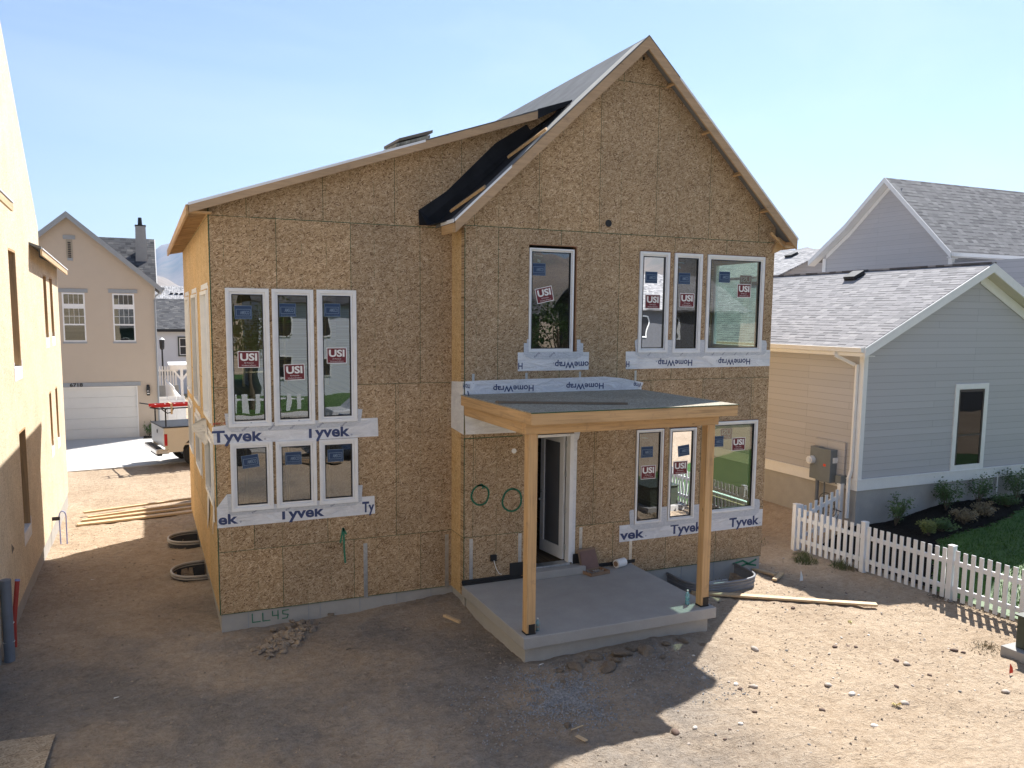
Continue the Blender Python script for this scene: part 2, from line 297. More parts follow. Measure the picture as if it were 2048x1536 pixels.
def sstep(a, b, x): t_ = max(0., min(1., (x-a)/(b-a))); return t_*t_*(3-2*t_)

# ------------------------------------------------------------------ ground
def gh(x, y):
    z = -.29
    z += .40*sstep(8.75, 10.1, x)*sstep(-9, -3, y)*(1-sstep(14, 18, y))
    z += .16*math.exp(-((x-.2)**2/2.2+(y-.7)**2/1.0))
    z += .10*math.exp(-((x-1.8)**2/5+(y+2.3)**2/1.6))
    z -= .12*sstep(5, 9, y)*(1-sstep(-4, -1, x))*(1-sstep(11, 15, y))
    z += .3*sstep(10.8, 13.4, x)*sstep(-.7, .6, y)*(1-sstep(3, 5, y))
    return z
PRINTS = [(random.uniform(-6, 8), random.uniform(-6.5, -.3), random.uniform(.07, .13)) for _ in range(150)]
PRINTS = [p for p in PRINTS if not (-.3 < p[0] < 3.8 and p[1] > -3)]
def micro(x, y):
    a = 1-sstep(8.9, 9.8, x)
    n = noise.fractal(Vector((x*.9, y*.9, 0)), 1., 2., 5)*.035 + noise.fractal(Vector((x*5, y*5, 3)), .8, 2., 4)*.012
    r = abs(noise.noise(Vector((x*1.3+.5*y, y*4.5-1.5*x, 7))))
    q = 0.
    for px_, py_, sz in PRINTS:
        dx_, dy_ = x-px_, y-py_
        if abs(dx_) < .3 and abs(dy_) < .3: d2 = (dx_*dx_+dy_*dy_)/(sz*sz); q += (-.028*math.exp(-d2*2.2)+.012*math.exp(-(d2-1.3)**2*3))
    for ox, sl in ((-4.6, .22), (-6.2, .25), (-2.2, -.1)):
        d_ = abs(y*.0 + (x-ox) - sl*(y+3)); 
        if d_ < .25 and y < -.8: q += -.014*math.exp(-(d_/.12)**2)*(1+.8*math.sin(y*22))
    return (n + .018*max(0, .22-r)/.22*-1 + q)*a
def coords(a, b, st, far, g=1.35):
    c = [a + i*st for i in range(int(round((b-a)/st))+1)]; d = st; lo, hi = [], []
    x = c[0]
    while x > -far: d *= g; x -= d; lo.append(x)
    d = st; x = c[-1]
    while x < far: d *= g; x += d; hi.append(x)
    return lo[::-1]+c+hi
gx, gy = coords(-8., 11., .075, 4900), coords(-7.5, 12.5, .075, 4900)
g = MB()
wells_cut = []
for y in gy:
    for x in gx:
        near = (-12 < x < 20 and -14 < y < 24)
        z = gh(x, y) + (micro(x, y) if near else 0)
        if -4.9 < x < -4.0 and (3.5 < y < 4.75 or 6.2 < y < 7.45): z -= .0
        for wx, wy, rx, ry in ((-4.08, 4.1, .62, .5), (-4.08, 6.75, .62, .5)):
            if ((x-wx)/rx)**2+((y-wy)/ry)**2 < 1: z = -1.1
        if 4.45 < x < 5.92 and -.83 < y < .05 and not (x > 5.6 and y < -.6) and not (x < 4.7 and y < -.6): z = -1.2
        if math.hypot(x, y) > 60: z = -.4
        g.v.append((x, y, z))
nx = len(gx)
for j in range(len(gy)-1):
    for i in range(nx-1): g.f.append((j*nx+i, j*nx+i+1, (j+1)*nx+i+1, (j+1)*nx+i)); g.mi.append(0)
t = NT('bare dirt'); c = t.co()
a1 = t.noise(c, .55, 8, .6, .3); a2 = t.noise(c, 7., 8, .65, .2); a3 = t.noise(c, 26., 6, .75)
k = t.math('ADD', t.math('ADD', t.math('MULTIPLY', a1, .25), t.math('MULTIPLY', a2, .35)), t.math('MULTIPLY', a3, .40))
colr = t.ramp(k, [(.33, (.22, .155, .10)), (.44, (.37, .278, .193)), (.56, (.49, .385, .28)), (.72, (.59, .48, .36))])
# greyer, darker dirt near the porch and in the foreground
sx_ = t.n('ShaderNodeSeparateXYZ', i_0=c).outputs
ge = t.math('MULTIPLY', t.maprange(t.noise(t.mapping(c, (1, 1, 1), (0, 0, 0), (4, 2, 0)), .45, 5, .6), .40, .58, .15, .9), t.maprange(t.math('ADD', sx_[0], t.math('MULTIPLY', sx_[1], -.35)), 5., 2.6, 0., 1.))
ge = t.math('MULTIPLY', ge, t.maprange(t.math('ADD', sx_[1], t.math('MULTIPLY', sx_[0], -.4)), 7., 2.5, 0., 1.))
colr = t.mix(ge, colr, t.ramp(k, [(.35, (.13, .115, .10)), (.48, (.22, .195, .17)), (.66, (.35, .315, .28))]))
vo = t.n('ShaderNodeTexVoronoi', i_Vector=t.mapping(c, (1, 2.4, 1), (0, 0, R(-25))), i_Scale=3.2, feature='DISTANCE_TO_EDGE')
vo.inputs['Vector'].default_value
wv = t.n('ShaderNodeTexNoise', i_Vector=c, i_Scale=5., i_Detail=3.).outputs['Color']
vd = t.n('ShaderNodeVectorMath', operation='MULTIPLY_ADD', i_0=wv, i_1=(.5, .5, 0), i_2=t.mapping(c, (1, 2.4, 1), (0, 0, R(-25)))).outputs[0]; t.link(vd, vo.inputs['Vector'])
crack = t.math('MULTIPLY', t.maprange(vo.outputs['Distance'], .0, .045, 1., 0.), t.maprange(t.noise(c, 3.5, 5, .7), .50, .66, 0., .6))
colr = t.mix(crack, colr, (.13, .09, .06, 1))
t.base(colr); t.rough(.95); t.spec(.12)
hgt = t.math('ADD', t.math('MULTIPLY', a2, .6), t.math('SUBTRACT', t.math('MULTIPLY', a3, .35), t.math('MULTIPLY', crack, .25)))
lump = t.noise(t.mapping(vd, (1, 1, 1)), 6., 5, .7)
t.bump(t.math('ADD', hgt, t.math('MULTIPLY', lump, .6)), 1., .075)
ground = g.build('ground', t.m); tag(ground, 'bare tan dirt lot around the unfinished house', None, None, 'structure')
ground.data.polygons.foreach_set('use_smooth', [True]*len(ground.data.polygons))
m_dirt = t.m

def gsheet(name, pts, mat, label, zf, st=.07, kind='structure'):
    def ins(x, y):
        c = False; j = len(pts)-1
        for i in range(len(pts)):
            (xi, yi), (xj, yj) = pts[i], pts[j]
            if (yi > y) != (yj > y) and x < (xj-xi)*(y-yi)/(yj-yi)+xi: c = not c
            j = i
        return c
    x0, x1, y0, y1 = min(p[0] for p in pts), max(p[0] for p in pts), min(p[1] for p in pts), max(p[1] for p in pts)
    nx_, ny_ = int((x1-x0)/st), int((y1-y0)/st); m = MB(); idx = {}
    def vid(i, j):
        if (i, j) not in idx: idx[(i, j)] = len(m.v); x, y = x0+i*st, y0+j*st; m.v.append((x, y, zf(x, y)))
        return idx[(i, j)]
    for i in range(nx_):
        for j in range(ny_):
            cx, cy = x0+(i+.5)*st, y0+(j+.5)*st
            if ins(cx+.05*noise.noise(Vector((cx*3, cy*3, 1))), cy+.08*noise.noise(Vector((cx*3, cy*3, 5)))): m.f.append((vid(i, j), vid(i+1, j), vid(i+1, j+1), vid(i, j+1))); m.mi.append(0)
    o = m.build(name, mat, smooth=True); return tag(o, label, None, None, kind)
def sheet(name, pts, mat, label, z=0, zf=None):
    m = MB()
    P = [(x, y, (zf(x, y) if zf else z)) for x, y in pts]; m.prism([(p[0], p[1], p[2]-.12) for p in P], (0, 0, .12)); o = m.build(name, mat); return tag(o, label, None, None, 'structure')
drv = sheet('driveway', [(-14, 16.1), (-7.66, 17.03), (-5.16, 17.38), (-3.0, 17.95), (3, 19.0), (10, 20), (10, 30), (-4.4, 30), (-4.4, 24.68), (-14, 24.68)], m_drive, 'pale concrete driveway in front of the tan garage', -.262)
# hills
def hills(name, cx, cy, pts, depth, mat, label, seed, base=-50.):
    m = MB(); n = len(pts)
    rows = 14; vs = []
    for r in range(rows+1):
        f = r/rows
        for i, (x, y, z) in enumerate(pts):
            d = Vector((x, y, 0)); L_ = d.length; d.normalize()
            rr = L_ - depth*(1-f) if f <= .5 else L_ - depth*.5 + depth*(f-.5)
            hz = math.sin(math.pi*min(1, f))**.9
            p = d*(L_ + depth*(f-.5)*2); h = base + (z-base)*hz
            h += noise.fractal(Vector((p.x*.0022, p.y*.0022, seed)), 1., 2., 6)*(z-base)*.22*hz
            vs.append((p.x, p.y, h))
    m.add(vs, [(r*n+i, r*n+i+1, (r+1)*n+i+1, (r+1)*n+i) for r in range(rows) for i in range(n-1)]); o = m.build(name, mat, smooth=True); return tag(o, label, None, None, 'structure')
t = NT('dry mountain'); f = t.noise(t.co(), .004, 8, .65); t.base(t.ramp(f, [(.35, (.09, .10, .07)), (.55, (.22, .17, .12)), (.7, (.30, .24, .18))])); t.rough(1.); m_hill = t.m
def arc(a0, a1, dist, zf, n=60):
    return [(math.sin(R(a0+(a1-a0)*i/n))*dist, math.cos(R(a0+(a1-a0)*i/n))*dist, zf(a0+(a1-a0)*i/n)) for i in range(n+1)]
hills('hills', 0, 0, arc(-32, 16, 5200, lambda a: 5200*(.042+.030*math.exp(-((a-2.4)/1.6)**2)+.012*math.sin(a*.9)+.006*math.sin(a*2.7)), 150), 1500, m_hill, 'hazy blue mountain range beyond the tan house', 2.)
hills('hills', 0, 0, arc(-32, 16, 3000, lambda a: 3000*(.037+.006*math.sin(a*1.3+1)+.008*math.exp(-((a+.5)/1.5)**2)), 150), 900, m_hill, 'lower brown foothills in front of the blue mountains', 5.)
hills('hills', 0, 0, arc(18, 75, 2600, lambda a: 2600*(.071+.004*math.sin(a*.5)+.002*math.sin(a*1.9)), 120), 900, m_hill, 'long flat hazy ridge seen over the right hand roofs', 9.)
hills('hills', 0, 0, arc(100, 235, 2200, lambda a: 2200*(.085+.02*math.sin(a*.15)+.01*math.sin(a*.5)), 120), 900, m_hill, 'dry brown hills mirrored in the left hand windows', 12.)

# ------------------------------------------------------------------ the unfinished house
W, WL, D, YB, YM = 6.71, 4.06, .627, 8.8, 14.7
house = empty('unfinished_house', (0, 0, 0), 'two storey house under construction, clad in bare strand board with white windows', 'house')
def roofz(x): return 9.95 - .929*abs(x-3.37)
def shedz(x): return 6.62 + .338*(x+4.36)
BK = -4.123                                    # x of the back end of the left wall
def lw(u, w_, z): f = (u-D)/(YB-D); return (-WL + (BK+WL)*f + w_, u, z)
RO = [(1.215, 2.175, 4.33, 6.235), (3.50, 4.205, 4.30, 6.225), (4.28, 4.955, 4.30, 6.215), (5.05, 6.50, 4.30, 6.22),   # upper row
      (3.53, 4.195, .96, 2.845), (4.30, 4.955, .96, 2.84), (5.10, 6.49, 1.0, 2.92), (1.28, 2.21, .36, 2.87)]          # lower row and the door
m = MB(); wall_grid(m, lambda u, w_, z: (u, w_, z), [0, W], [0, 6.5], RO, .15)
m.prism([(0, 0, 6.5), (W, 0, 6.5), (W, 0, roofz(W)-.05), (3.37, 0, roofz(3.37)-.05), (0, 0, roofz(0)-.05)], (0, .15, 0))
front = m.build('front_wall', m_osb_f, house)
LH = []
for a in (-3.80, -3.08, -2.36): LH += [(a, a+.60, 3.17, 5.33), (a, a+.60, 1.77, 2.84)]
m = MB(); wall_grid(m, lambda u, w_, z: (u, D+w_, z), [-WL, 0], [0, 6.4], LH, .15)
m.prism([(-WL, D, 6.4), (2.1, D, 6.4), (2.1, D, shedz(2.1)-.05), (-WL, D, shedz(-WL)-.05)], (0, .15, 0))
m.build('left_bay_wall', m_osb_f, house)
m = MB(); m.box(0, .15, .15, D, 0, 6.5); m.build('return_wall', m_osb_glow, house)
SH = [(1.10, 2.60, 3.15, 5.35), (1.10, 2.60, 1.75, 2.86), (3.95, 5.45, 3.15, 5.35), (3.95, 5.45, 1.75, 2.86), (6.7, 8.1, 3.15, 5.35), (6.7, 8.1, 1.75, 2.86)]
m = MB(); wall_grid(m, lw, [D+.15, YB], [0, shedz(-WL)-.05], SH, .15); m.build('left_side_wall', m_osb_glow, house)
RH = [(.32, 1.85, 4.35, 6.2), (.32, 1.85, 1.0, 2.85)]
m = MB(); wall_grid(m, lambda u, w_, z: (W-w_, u, z), [.15, YM], [0, 6.45], RH, .15); m.build('right_side_wall', m_osb_glow, house)
m = MB(); m.box(BK+.15, -.5, YB-.15, YB, 0, 6.9); m.prism([(-.5, YM-.15, 0), (W, YM-.15, 0), (W, YM-.15, 6.5), (3.37, YM-.15, 9.7), (-.5, YM-.15, 6.5)], (0, .15, 0)); m.box(-.5, -.35, YB, YM-.15, 0, 6.3); m.each('back_wall', m_osb_glow, house)
# interior
m = MB(); m.box(-3.9, 6.55, .78, 8.6, .22, .34); m.box(.16, 6.55, .16, .78, .22, .34); m.build('ground_storey_deck', m_osb_in_shade, house)
m = MB(); m.box(-3.9, 6.55, .79, 8.6, 3.3, 3.62); m.box(.16, 6.55, .16, .79, 3.3, 3.62); m.build('upper_storey_deck', m_osb_in_shade, house)
m = MB(); m.box(-3.9, 6.5, 5.2, 5.35, .34, 3.3); m.box(.16, 6.5, 3.4, 3.5, 3.62, 6.4); m.box(3.0, 3.1, .2, 3.4, .34, 3.3); m.box(-.06, .03, .8, 5.2, .34, 6.4); m.box(.16, 6.55, .16, 8.0, 6.42, 6.46); m.each('partition', m_osb_in_shade, house)
m = MB()
for x in (-3.4, -2.63, -1.85, -1.1): m.box(x, x+.04, 2.6, 2.74, .34, 6.2)
for x in (4.2, 5.2, 5.6): m.box(x, x+.04, 1.95, 2.09, 3.62, 6.4)
m.each('stud', m_wz, house)
# foundation and its seams
m = MB(); m.box(-WL+.02, 0.03, D+.02, YB, -1.4, -.003); m.box(.03, W-.02, .02, YM, -1.5, -.003)
fo = m.build('foundation', m_found, house)
m = MB()
for x in (-3.62, -2.62, -2.42, -1.72, -1.05, -.4): m.box(x, x+.012, D+.012, D+.03, -.4, -.01)
for x in (3.95, 4.7, 5.5, 6.1): m.box(x, x+.012, .012, .03, -1.2, -.01)
m.each('form_seam', m_greyl, fo)
def spray(pts_list, r, name, parent, Y):
    m = MB()
    for pts in pts_list:
        for (a, b), (c, d) in zip(pts[:-1], pts[1:]):
            v = Vector((c-a, 0, d-b)); n_ = Vector((-v.z, 0, v.x)).normalized()*r; e = v.normalized()*r*.5
            p, q = Vector((a, Y, b))-e, Vector((c, Y, d))+e; m.add([p-n_, q-n_, q+n_, p+n_], [(0, 1, 2, 3)])
    return m.build(name, m_spray, parent)
spray([[(-3.55, -.05), (-3.55, -.2), (-3.42, -.2)], [(-3.38, -.06), (-3.38, -.2), (-3.26, -.2)], [(-3.22, -.05), (-3.22, -.13), (-3.12, -.13)], [(-3.13, -.05), (-3.13, -.2)], [(-2.95, -.06), (-3.05, -.06), (-3.05, -.12), (-2.96, -.14), (-2.98, -.2), (-3.06, -.2)]], .008, 'painted_mark', fo, D+.008)
spray([[(6.0, -.1), (6.25, -.06), (6.4, -.14), (6.6, -.07)], [(6.1, -.2), (6.35, -.14), (6.6, -.2)]], .02, 'painted_mark', fo, .008)
# spray marks on the walls
lb = bpy.data.objects['left_bay_wall']
spray([[(-1.97, .66), (-1.985, .9), (-1.99, 1.27)], [(-2.05, 1.03), (-2.0, 1.28), (-1.945, 1.17)]], .016, 'painted_arrow', lb, D-.004)
def circ(cx, cz, r, a0, a1, n=22): return [(cx+math.cos(R(a0+(a1-a0)*i/n))*r*(1+.04*math.sin(i)), cz+math.sin(R(a0+(a1-a0)*i/n))*r*1.08) for i in range(n+1)]
spray([circ(.315, 1.81, .165, 60, -300), [(.26, 1.98), (.35, 2.0), (.37, 1.93)]], .017, 'painted_ring', front, -.004)
spray([circ(.935, 1.67, .19, 80, -285)], .018, 'painted_ring', front, -.004)
# green sealed edges and the long seam between storeys
m = MB(); m.box(-WL-.004, -WL+.012, D-.006, D-.001, 0, shedz(-WL)-.06); m.box(.001, .014, -.006, -.001, .3, 2.85); m.box(.014, 1.13, -.006, -.001, 2.83, 2.845); m.box(.01, W-.01, -.004, -.001, 6.494, 6.504); m.box(-3.4, -.3, D-.004, D-.001, 6.494, 6.504)
m.box(-WL, -.05, D-.005, D-.001, -.002, .007); m.box(3.6, W, -.005, -.001, -.002, .008); m.box(.001, .012, -.006, -.001, 2.9, 6.45)
m.each('edge_seal', m_green, house)
# metal hold-down straps
def strap(x, z0, z1, Y, wd=.055):
    m = MB(); m.box(x-wd/2, x+wd/2, Y-.004, Y, z0, z1)
    z = z0+.05
    while z < z1-.03: m.box(x-.006, x+.006, Y-.008, Y-.004, z-.006, z+.006); z += .07
    m.build('hold_down_strap', m_metal, house)
for x, z0, z1 in ((-1.61, -.02, .97), (-.09, -.02, .98)): strap(x, z0, z1, D-.002, .07)
for x, z0, z1 in ((.145, .28, 1.03), (1.1, .5, 1.04), (2.365, .5, 1.03), (3.475, .02, .66)): strap(x, z0, z1, -.002, .065)
for x in (.17, 1.19, 2.28, 3.48): strap(x, 3.75, 3.97, -.002, .045)
# holes and vents
def disc(name, x, z, r, Y, mat, parent, d=.01, n=20, rx=1.):
    m = MB(); m.prism([(x+math.cos(2*math.pi*i/n)*r*rx, Y, z+math.sin(2*math.pi*i/n)*r) for i in range(n)], (0, -d, 0)); return m.build(name, mat, parent)
disc('vent_hole', 2.81, 6.68, .065, -.002, m_black, house); disc('vent_hole', 3.47, 9.66, .035, -.002, m_black, house, rx=.6)
disc('pipe_cap', .96, 2.57, .045, -.002, m_white, house, .02)
m = MB(); m.box(.51, .63, -.05, -.002, .58, .70); jb = m.build('outlet_box', m_black, house, .01)
m = MB(); m.tube([(.57, -.05, .6), (.57, -.09, .55), (.60, -.1, .45), (.66, -.08, .36), (.72, -.06, .33)], .006, 6); m.build('cable', m_white, jb)
# knots / dark stains where the roof deck leaked
for i in range(9):
    x = 4.3+i*.27; z = roofz(x)-.35-random.random()*.12

# ---- roofs
m = MB()
th = .05
def slab(m, P, t_, mi=0):
    n = len(P); m.prism([(a, b, c-t_) for a, b, c in P], (0, 0, t_), mi)
slab(m, [(-.30, -.29, roofz(-.30)), (3.37, -.29, roofz(3.37)), (3.37, YM+.3, roofz(3.37)), (-.30, YM+.3, roofz(-.30))], th)
slab(m, [(3.37, -.29, roofz(3.37)), (7.0, -.29, roofz(7.0)), (7.0, YM+.3, roofz(7.0)), (3.37, YM+.3, roofz(3.37))], th)
rf = m.build('roof', m_greyfelt, house)
m = MB(); slab(m, [(-4.36, .31, shedz(-4.36)), (2.15, .31, shedz(2.15)), (2.15, YB+.3, shedz(2.15)), (-4.42, YB+.3, shedz(-4.42)-.1)], th); m.build('shed_roof', m_greyfelt, house)
m = MB(); slab(m, [(-.85, YB+.3, roofz(-.85)), (-.30, YB+.3, roofz(-.3)), (-.3, YM+.3, roofz(-.3)), (-.85, YM+.3, roofz(-.85))], th); m.build('rear_eave', m_greyfelt, house)
# gable rake boards
def rake(m, x0, x1, f, Y, th_, dep, top=0.):
    m.prism([(x0, Y, f(x0)+top), (x1, Y, f(x1)+top), (x1, Y, f(x1)+top-dep), (x0, Y, f(x0)+top-dep)], (0, -th_, 0))
m = MB(); rake(m, -.28, 3.37, roofz, -.292, .038, .215, -.012); m.build('rake_board', m_rx, rf)
m = MB(); rake(m, 3.37, 6.99, roofz, -.292, .038, .215, -.012); m.build('rake_board', m_rx, rf)
m = MB(); rake(m, -4.35, 1.50, shedz, .308, .036, .135, -.008); m.build('rake_board', m_rx, rf)
# eave fascias
m = MB(); m.box(-.31, -.272, -.29, .30, roofz(-.3)-.2, roofz(-.3)-.055); m.build('fascia', m_wy, rf)
m = MB(); m.box(6.96, 6.998, -.29, YM, roofz(7)-.2, roofz(7)-.055); m.build('fascia', m_wy, rf)
m = MB(); m.bar((-4.375, .30, shedz(-4.36)-.085), (-4.455, YB+.3, shedz(-4.36)-.155), .036, .14); m.build('fascia', m_wy, rf)
m = MB()
for i in range(20):
    y = .68+i*.42; k = (y-D)/(YB-D)
    m.prism([(-4.365-.08*k, y, shedz(-4.36)-.058-.07*k), (-4.0-.06*k, y, shedz(-4.0)-.058-.07*k), (-4.0-.06*k, y, shedz(-4.0)-.19-.07*k), (-4.365-.08*k, y, shedz(-4.36)-.15-.07*k)], (0, .038, 0))
m.each('rafter_tail', m_wx, rf)
m = MB(); m.box(-4.36, -4.02, .34, .60, shedz(-4.3)-.135, shedz(-4.3)-.12); m.build('soffit_board', m_wx, rf)
m = MB()
for x in (4.02, 4.85, 5.62, 6.32): m.bar((x, -.29, roofz(x)-.10), (x, 0, roofz(x)-.10), .038, .09, (0.68, 0, .73))
for x in (2.7, 1.9, 1.1, .35): m.bar((x, -.29, roofz(x)-.10), (x, 0, roofz(x)-.10), .038, .09, (-.68, 0, .73))
m.each('lookout', m_wy, rf)
m = MB(); m.prism([(6.62, -.002, 6.30), (6.70, -.002, 6.30), (6.96, -.002, 6.42), (6.96, -.002, 6.52), (6.75, -.002, 6.62)], (0, -.04, 0)); m.box(6.72, 6.96, -.29, -.25, 6.385, 6.43); m.bar((6.45, -.15, 6.68), (6.80, -.15, 6.42), .04, .04, (0, 1, 0)); m.each('soffit_return', m_wx, rf)
# drip edges
m = MB()
rake(m, -.3, .72, roofz, -.331, .006, .045, .012); rake(m, 4.05, 7.01, roofz, -.331, .006, .045, .012); rake(m, -4.36, -.6, shedz, .272, .006, .04, .012)
m.box(-.325, -.312, -.33, .3, roofz(-.3)-.045, roofz(-.3)+.012); m.each('drip_edge', m_drip, rf)
m = MB()
for a, b, f, Y in ((-.3, 3.37, roofz, -.331), (3.37, 7.01, roofz, -.331), (-4.36, 2.0, shedz, .272)):
    m.prism([(a, Y, f(a)+.012), (b, Y, f(b)+.012), (b, Y, f(b)), (a, Y, f(a))], (0, .04, 0))
m.each('deck_edge', m_greyfelt, rf)
# felt beside the upper rake with sun sheen painted as pale colour, black membrane in the valley
m = MB(); slab(m, [(.95, -.28, roofz(.95)+.006), (3.30, -.28, roofz(3.30)+.006), (3.30, .05, roofz(3.30)+.006), (1.6, .16, roofz(1.6)+.006)], .005); m.build('sheen_felt', plain('sheen felt', (.42, .40, .35), .7, .15, 3.), rf)
m = MB()
slab(m, [(-.31, -.05, roofz(-.31)+.012), (2.05, .10, roofz(2.05)+.012), (2.05, .62, roofz(2.05)+.012), (-.31, .62, roofz(-.31)+.012)], .006)
m.prism([(-.62, D-.012, 6.78), (-.10, D-.012, 7.14), (-.02, D-.012, 7.22), (.82, D-.012, 8.04), (1.42, D-.012, 8.42), (1.5, D-.012, 8.33), (2.0, D-.012, 8.6), (2.0, D-.012, roofz(2)), (-.31, D-.012, roofz(-.31)), (-.62, D-.05, 6.52)], (0, .008, 0))
m.prism([(-.62, D-.03, 6.78), (-.54, D-.25, 6.50), (-.30, -.06, roofz(-.31)+.015), (-.30, D-.03, roofz(-.31)+.015)], (0, 0, .008))
m.prism([(1.48, .29, shedz(1.5)-.15), (2.16, .29, shedz(2.16)-.02), (2.16, .29, shedz(2.16)+.03), (1.48, .29, shedz(1.5)+.02)], (0, -.02, 0))
slab(m, [(1.2, .28, shedz(1.2)+.018), (2.16, .28, shedz(2.16)+.018), (2.0, .9, shedz(2.)+.018), (1.2, .9, shedz(1.2)+.018)], .012)
m.build('valley_membrane', m_felt, rf)
m = MB(); m.bar((-.10, .40, roofz(-.10)+.05), (.27, -.24, roofz(.27)+.05), .09, .04, (-.68, 0, .73)); m.build('roof_cleat', m_wx, rf)
m = MB(); m.bar((.98, .42, roofz(.98)+.05), (1.40, -.24, roofz(1.40)+.05), .09, .04, (-.68, 0, .73)); m.build('roof_cleat', m_wx, rf)
# sheathing bundle on the shed roof
sb = empty('sheathing_bundle', (-.7, 1.2, shedz(-.7)+.02), 'small stack of cut sheathing lying on the low roof slope', 'board stack')
for i in range(3):
    m = MB(); x = -.95+i*.05; z = shedz(x)+.03+i*.075
    m.prism([(x, 1.0, z), (x+.62, 1.0, z+.60*.338), (x+.55, 1.75, z+.55*.338), (x-.08, 1.7, z-.02)], (0, 0, .05)); m.build('board', [m_rx, m_deck, m_greyw][i], sb)
# the other roof: small protruding vent at the right rake
m = MB(); m.box(6.0, 6.12, 2.0, 2.12, roofz(6.1)-.05, roofz(6.1)+.22); m.tube([(6.06, 2.06, roofz(6.1)+.2), (6.06, 2.06, roofz(6.1)+.26)], .09, 10); m.build('roof_vent', m_dark, rf)

# ---- windows
def sticker_usi(m, x, z, Y, s=.36, rot=0., mir=False):
    """dark red square with white border; returns nothing, adds to mesh (0 red,1 white)"""
    M = Matrix.Translation((x, 0, z)) @ Matrix.Rotation(rot, 4, 'Y')
    if mir: M = M @ Matrix.Diagonal((-1, 1, 1, 1))
    h = s*.79
    for a, b, c, d, yy, mi in ((-s/2, s/2, -h/2, h/2, Y, 1), (-s/2+.012, s/2-.012, -h/2+.012, h/2-.012, Y-.001, 0)):
        m.add([M @ Vector((a, yy, c)), M @ Vector((b, yy, c)), M @ Vector((b, yy, d)), M @ Vector((a, yy, d))], [(0, 1, 2, 3)], mi)
    text_mesh(m, 'USI', -s*.39, -h*.06, h*.42, Y-.002, 1, width=s*.78, bold=.035, M=M)
    text_mesh(m, 'All Purpose', -s*.22, -h*.24, h*.07, Y-.002, 1, width=s*.44, M=M)
    text_mesh(m, 'Windows & Doors', -s*.33, -h*.39, h*.07, Y-.002, 1, width=s*.66, M=M)
def sticker_amsco(m, x, z, Y, s=.28, rot=0.):
    M = Matrix.Translation((x, 0, z)) @ Matrix.Rotation(rot, 4, 'Y'); h = s*.8
    def q(a, b, c, d, yy, mi): m.add([M @ Vector((a, yy, c)), M @ Vector((b, yy, c)), M @ Vector((b, yy, d)), M @ Vector((a, yy, d))], [(0, 1, 2, 3)], mi)
    q(-s/2, s/2, -h/2, h/2, Y, 1); q(-s/2+.006, s/2-.006, -h/2+.006, h/2-.006, Y-.001, 0)
    q(-s*.42, s*.42, -h*.28, h*.24, Y-.002, 1); q(-s*.39, s*.39, -h*.25, h*.21, Y-.003, 0)
    text_mesh(m, 'AMSCO', -s*.18, -h*.14, h*.26, Y-.004, 1, width=s*.52, bold=.02, M=M); text_mesh(m, 'New Tech. Value & Durability', -s*.42, -h*.42, h*.07, Y-.002, 1, width=s*.84, M=M)
def window(x0, x1, z0, z1, Y, usi=None, amsco=None, fw=.058, sw=.05, marks=(), proud=.02, flange=.035, mirror_usi=None):
    m = MB(); m.ring(x0, x1, z0, z1, fw, Y-proud, Y+.05)
    if flange: m.ring(x0-flange*0, x1, z0, z1, .03, Y-proud-.006, Y-proud)
    f = m.build('window', m_vinyl, house, .006)
    m = MB(); m.ring(x0+fw, x1-fw, z0+fw, z1-fw, sw, Y+.004, Y+.045); m.build('sash', m_vinyl, f, .006)
    a, b, c, d = x0+fw+sw, x1-fw-sw, z0+fw+sw, z1-fw-sw
    m = MB(); m.ring(a-.012, b+.012, c-.012, d+.012, .014, Y+.0, Y+.03); m.build('gasket', m_black, f)
    m = MB(); m.add([(a-.005, Y+.026, c-.005), (b+.005, Y+.026, c-.005), (b+.005, Y+.026, d+.005), (a-.005, Y+.026, d+.005)], [(0, 1, 2, 3)]); m.build('pane', m_glass, f)
    if usi:
        m = MB(); sticker_usi(m, usi[0], usi[1], Y+.022, .34, usi[2] if len(usi) > 2 else 0.)
        if mirror_usi: sticker_usi(m, mirror_usi[0], mirror_usi[1], Y+.06, .30, 0., True)
        m.build('sticker', [m_usi, m_white], f)
    if amsco:
        m = MB(); sticker_amsco(m, amsco[0], amsco[1], Y+.022, .27, amsco[2] if len(amsco) > 2 else 0.); m.build('sticker', [m_amb, m_lblue], f)
    if marks:
        m = MB()
        for mx_, mz_, w_, h_ in marks: m.add([(mx_, Y+.030, mz_), (mx_+w_, Y+.030, mz_-.02), (mx_+w_, Y+.030, mz_-.02+h_), (mx_, Y+.030, mz_+h_)], [(0, 1, 2, 3)])
        m.build('paper_label', m_white, f)
    return f
window(-3.84, -3.165, 3.13, 5.375, D-.01, (-3.50, 4.23), (-3.565, 4.99), mirror_usi=None)
window(-3.12, -2.45, 3.13, 5.375, D-.01, (-2.775, 4.01, -.03), (-2.865, 5.035))
window(-2.395, -1.73, 3.15, 5.38, D-.01, (-2.065, 4.28), (-2.13, 5.045))
window(-3.83, -3.16, 1.73, 2.875, D-.01, None, (-3.515, 2.55, -.1))
window(-3.11, -2.44, 1.73, 2.865, D-.01, None, (-2.82, 2.56))
window(-2.39, -1.73, 1.73, 2.855, D-.01, None, (-2.11, 2.565))
M_ = ((.1, .1, .1, .1),)
window(1.225, 2.115, 4.34, 6.175, .012, (1.545, 5.36, -.22), (1.425, 5.805), .035, .035, ((1.33, 6.045, .17, .02), (1.40, 5.94, .06, .05)))
window(3.51, 4.175, 4.31, 6.205, .0, (3.835, 5.275), (3.79, 5.73), .055, .04, ((3.72, 5.96, .14, .02),))
window(4.29, 4.935, 4.30, 6.205, .0, (4.62, 5.315), (4.545, 5.73), .055, .04, ((4.38, 6.03, .16, .02), (4.40, 5.93, .06, .04)))
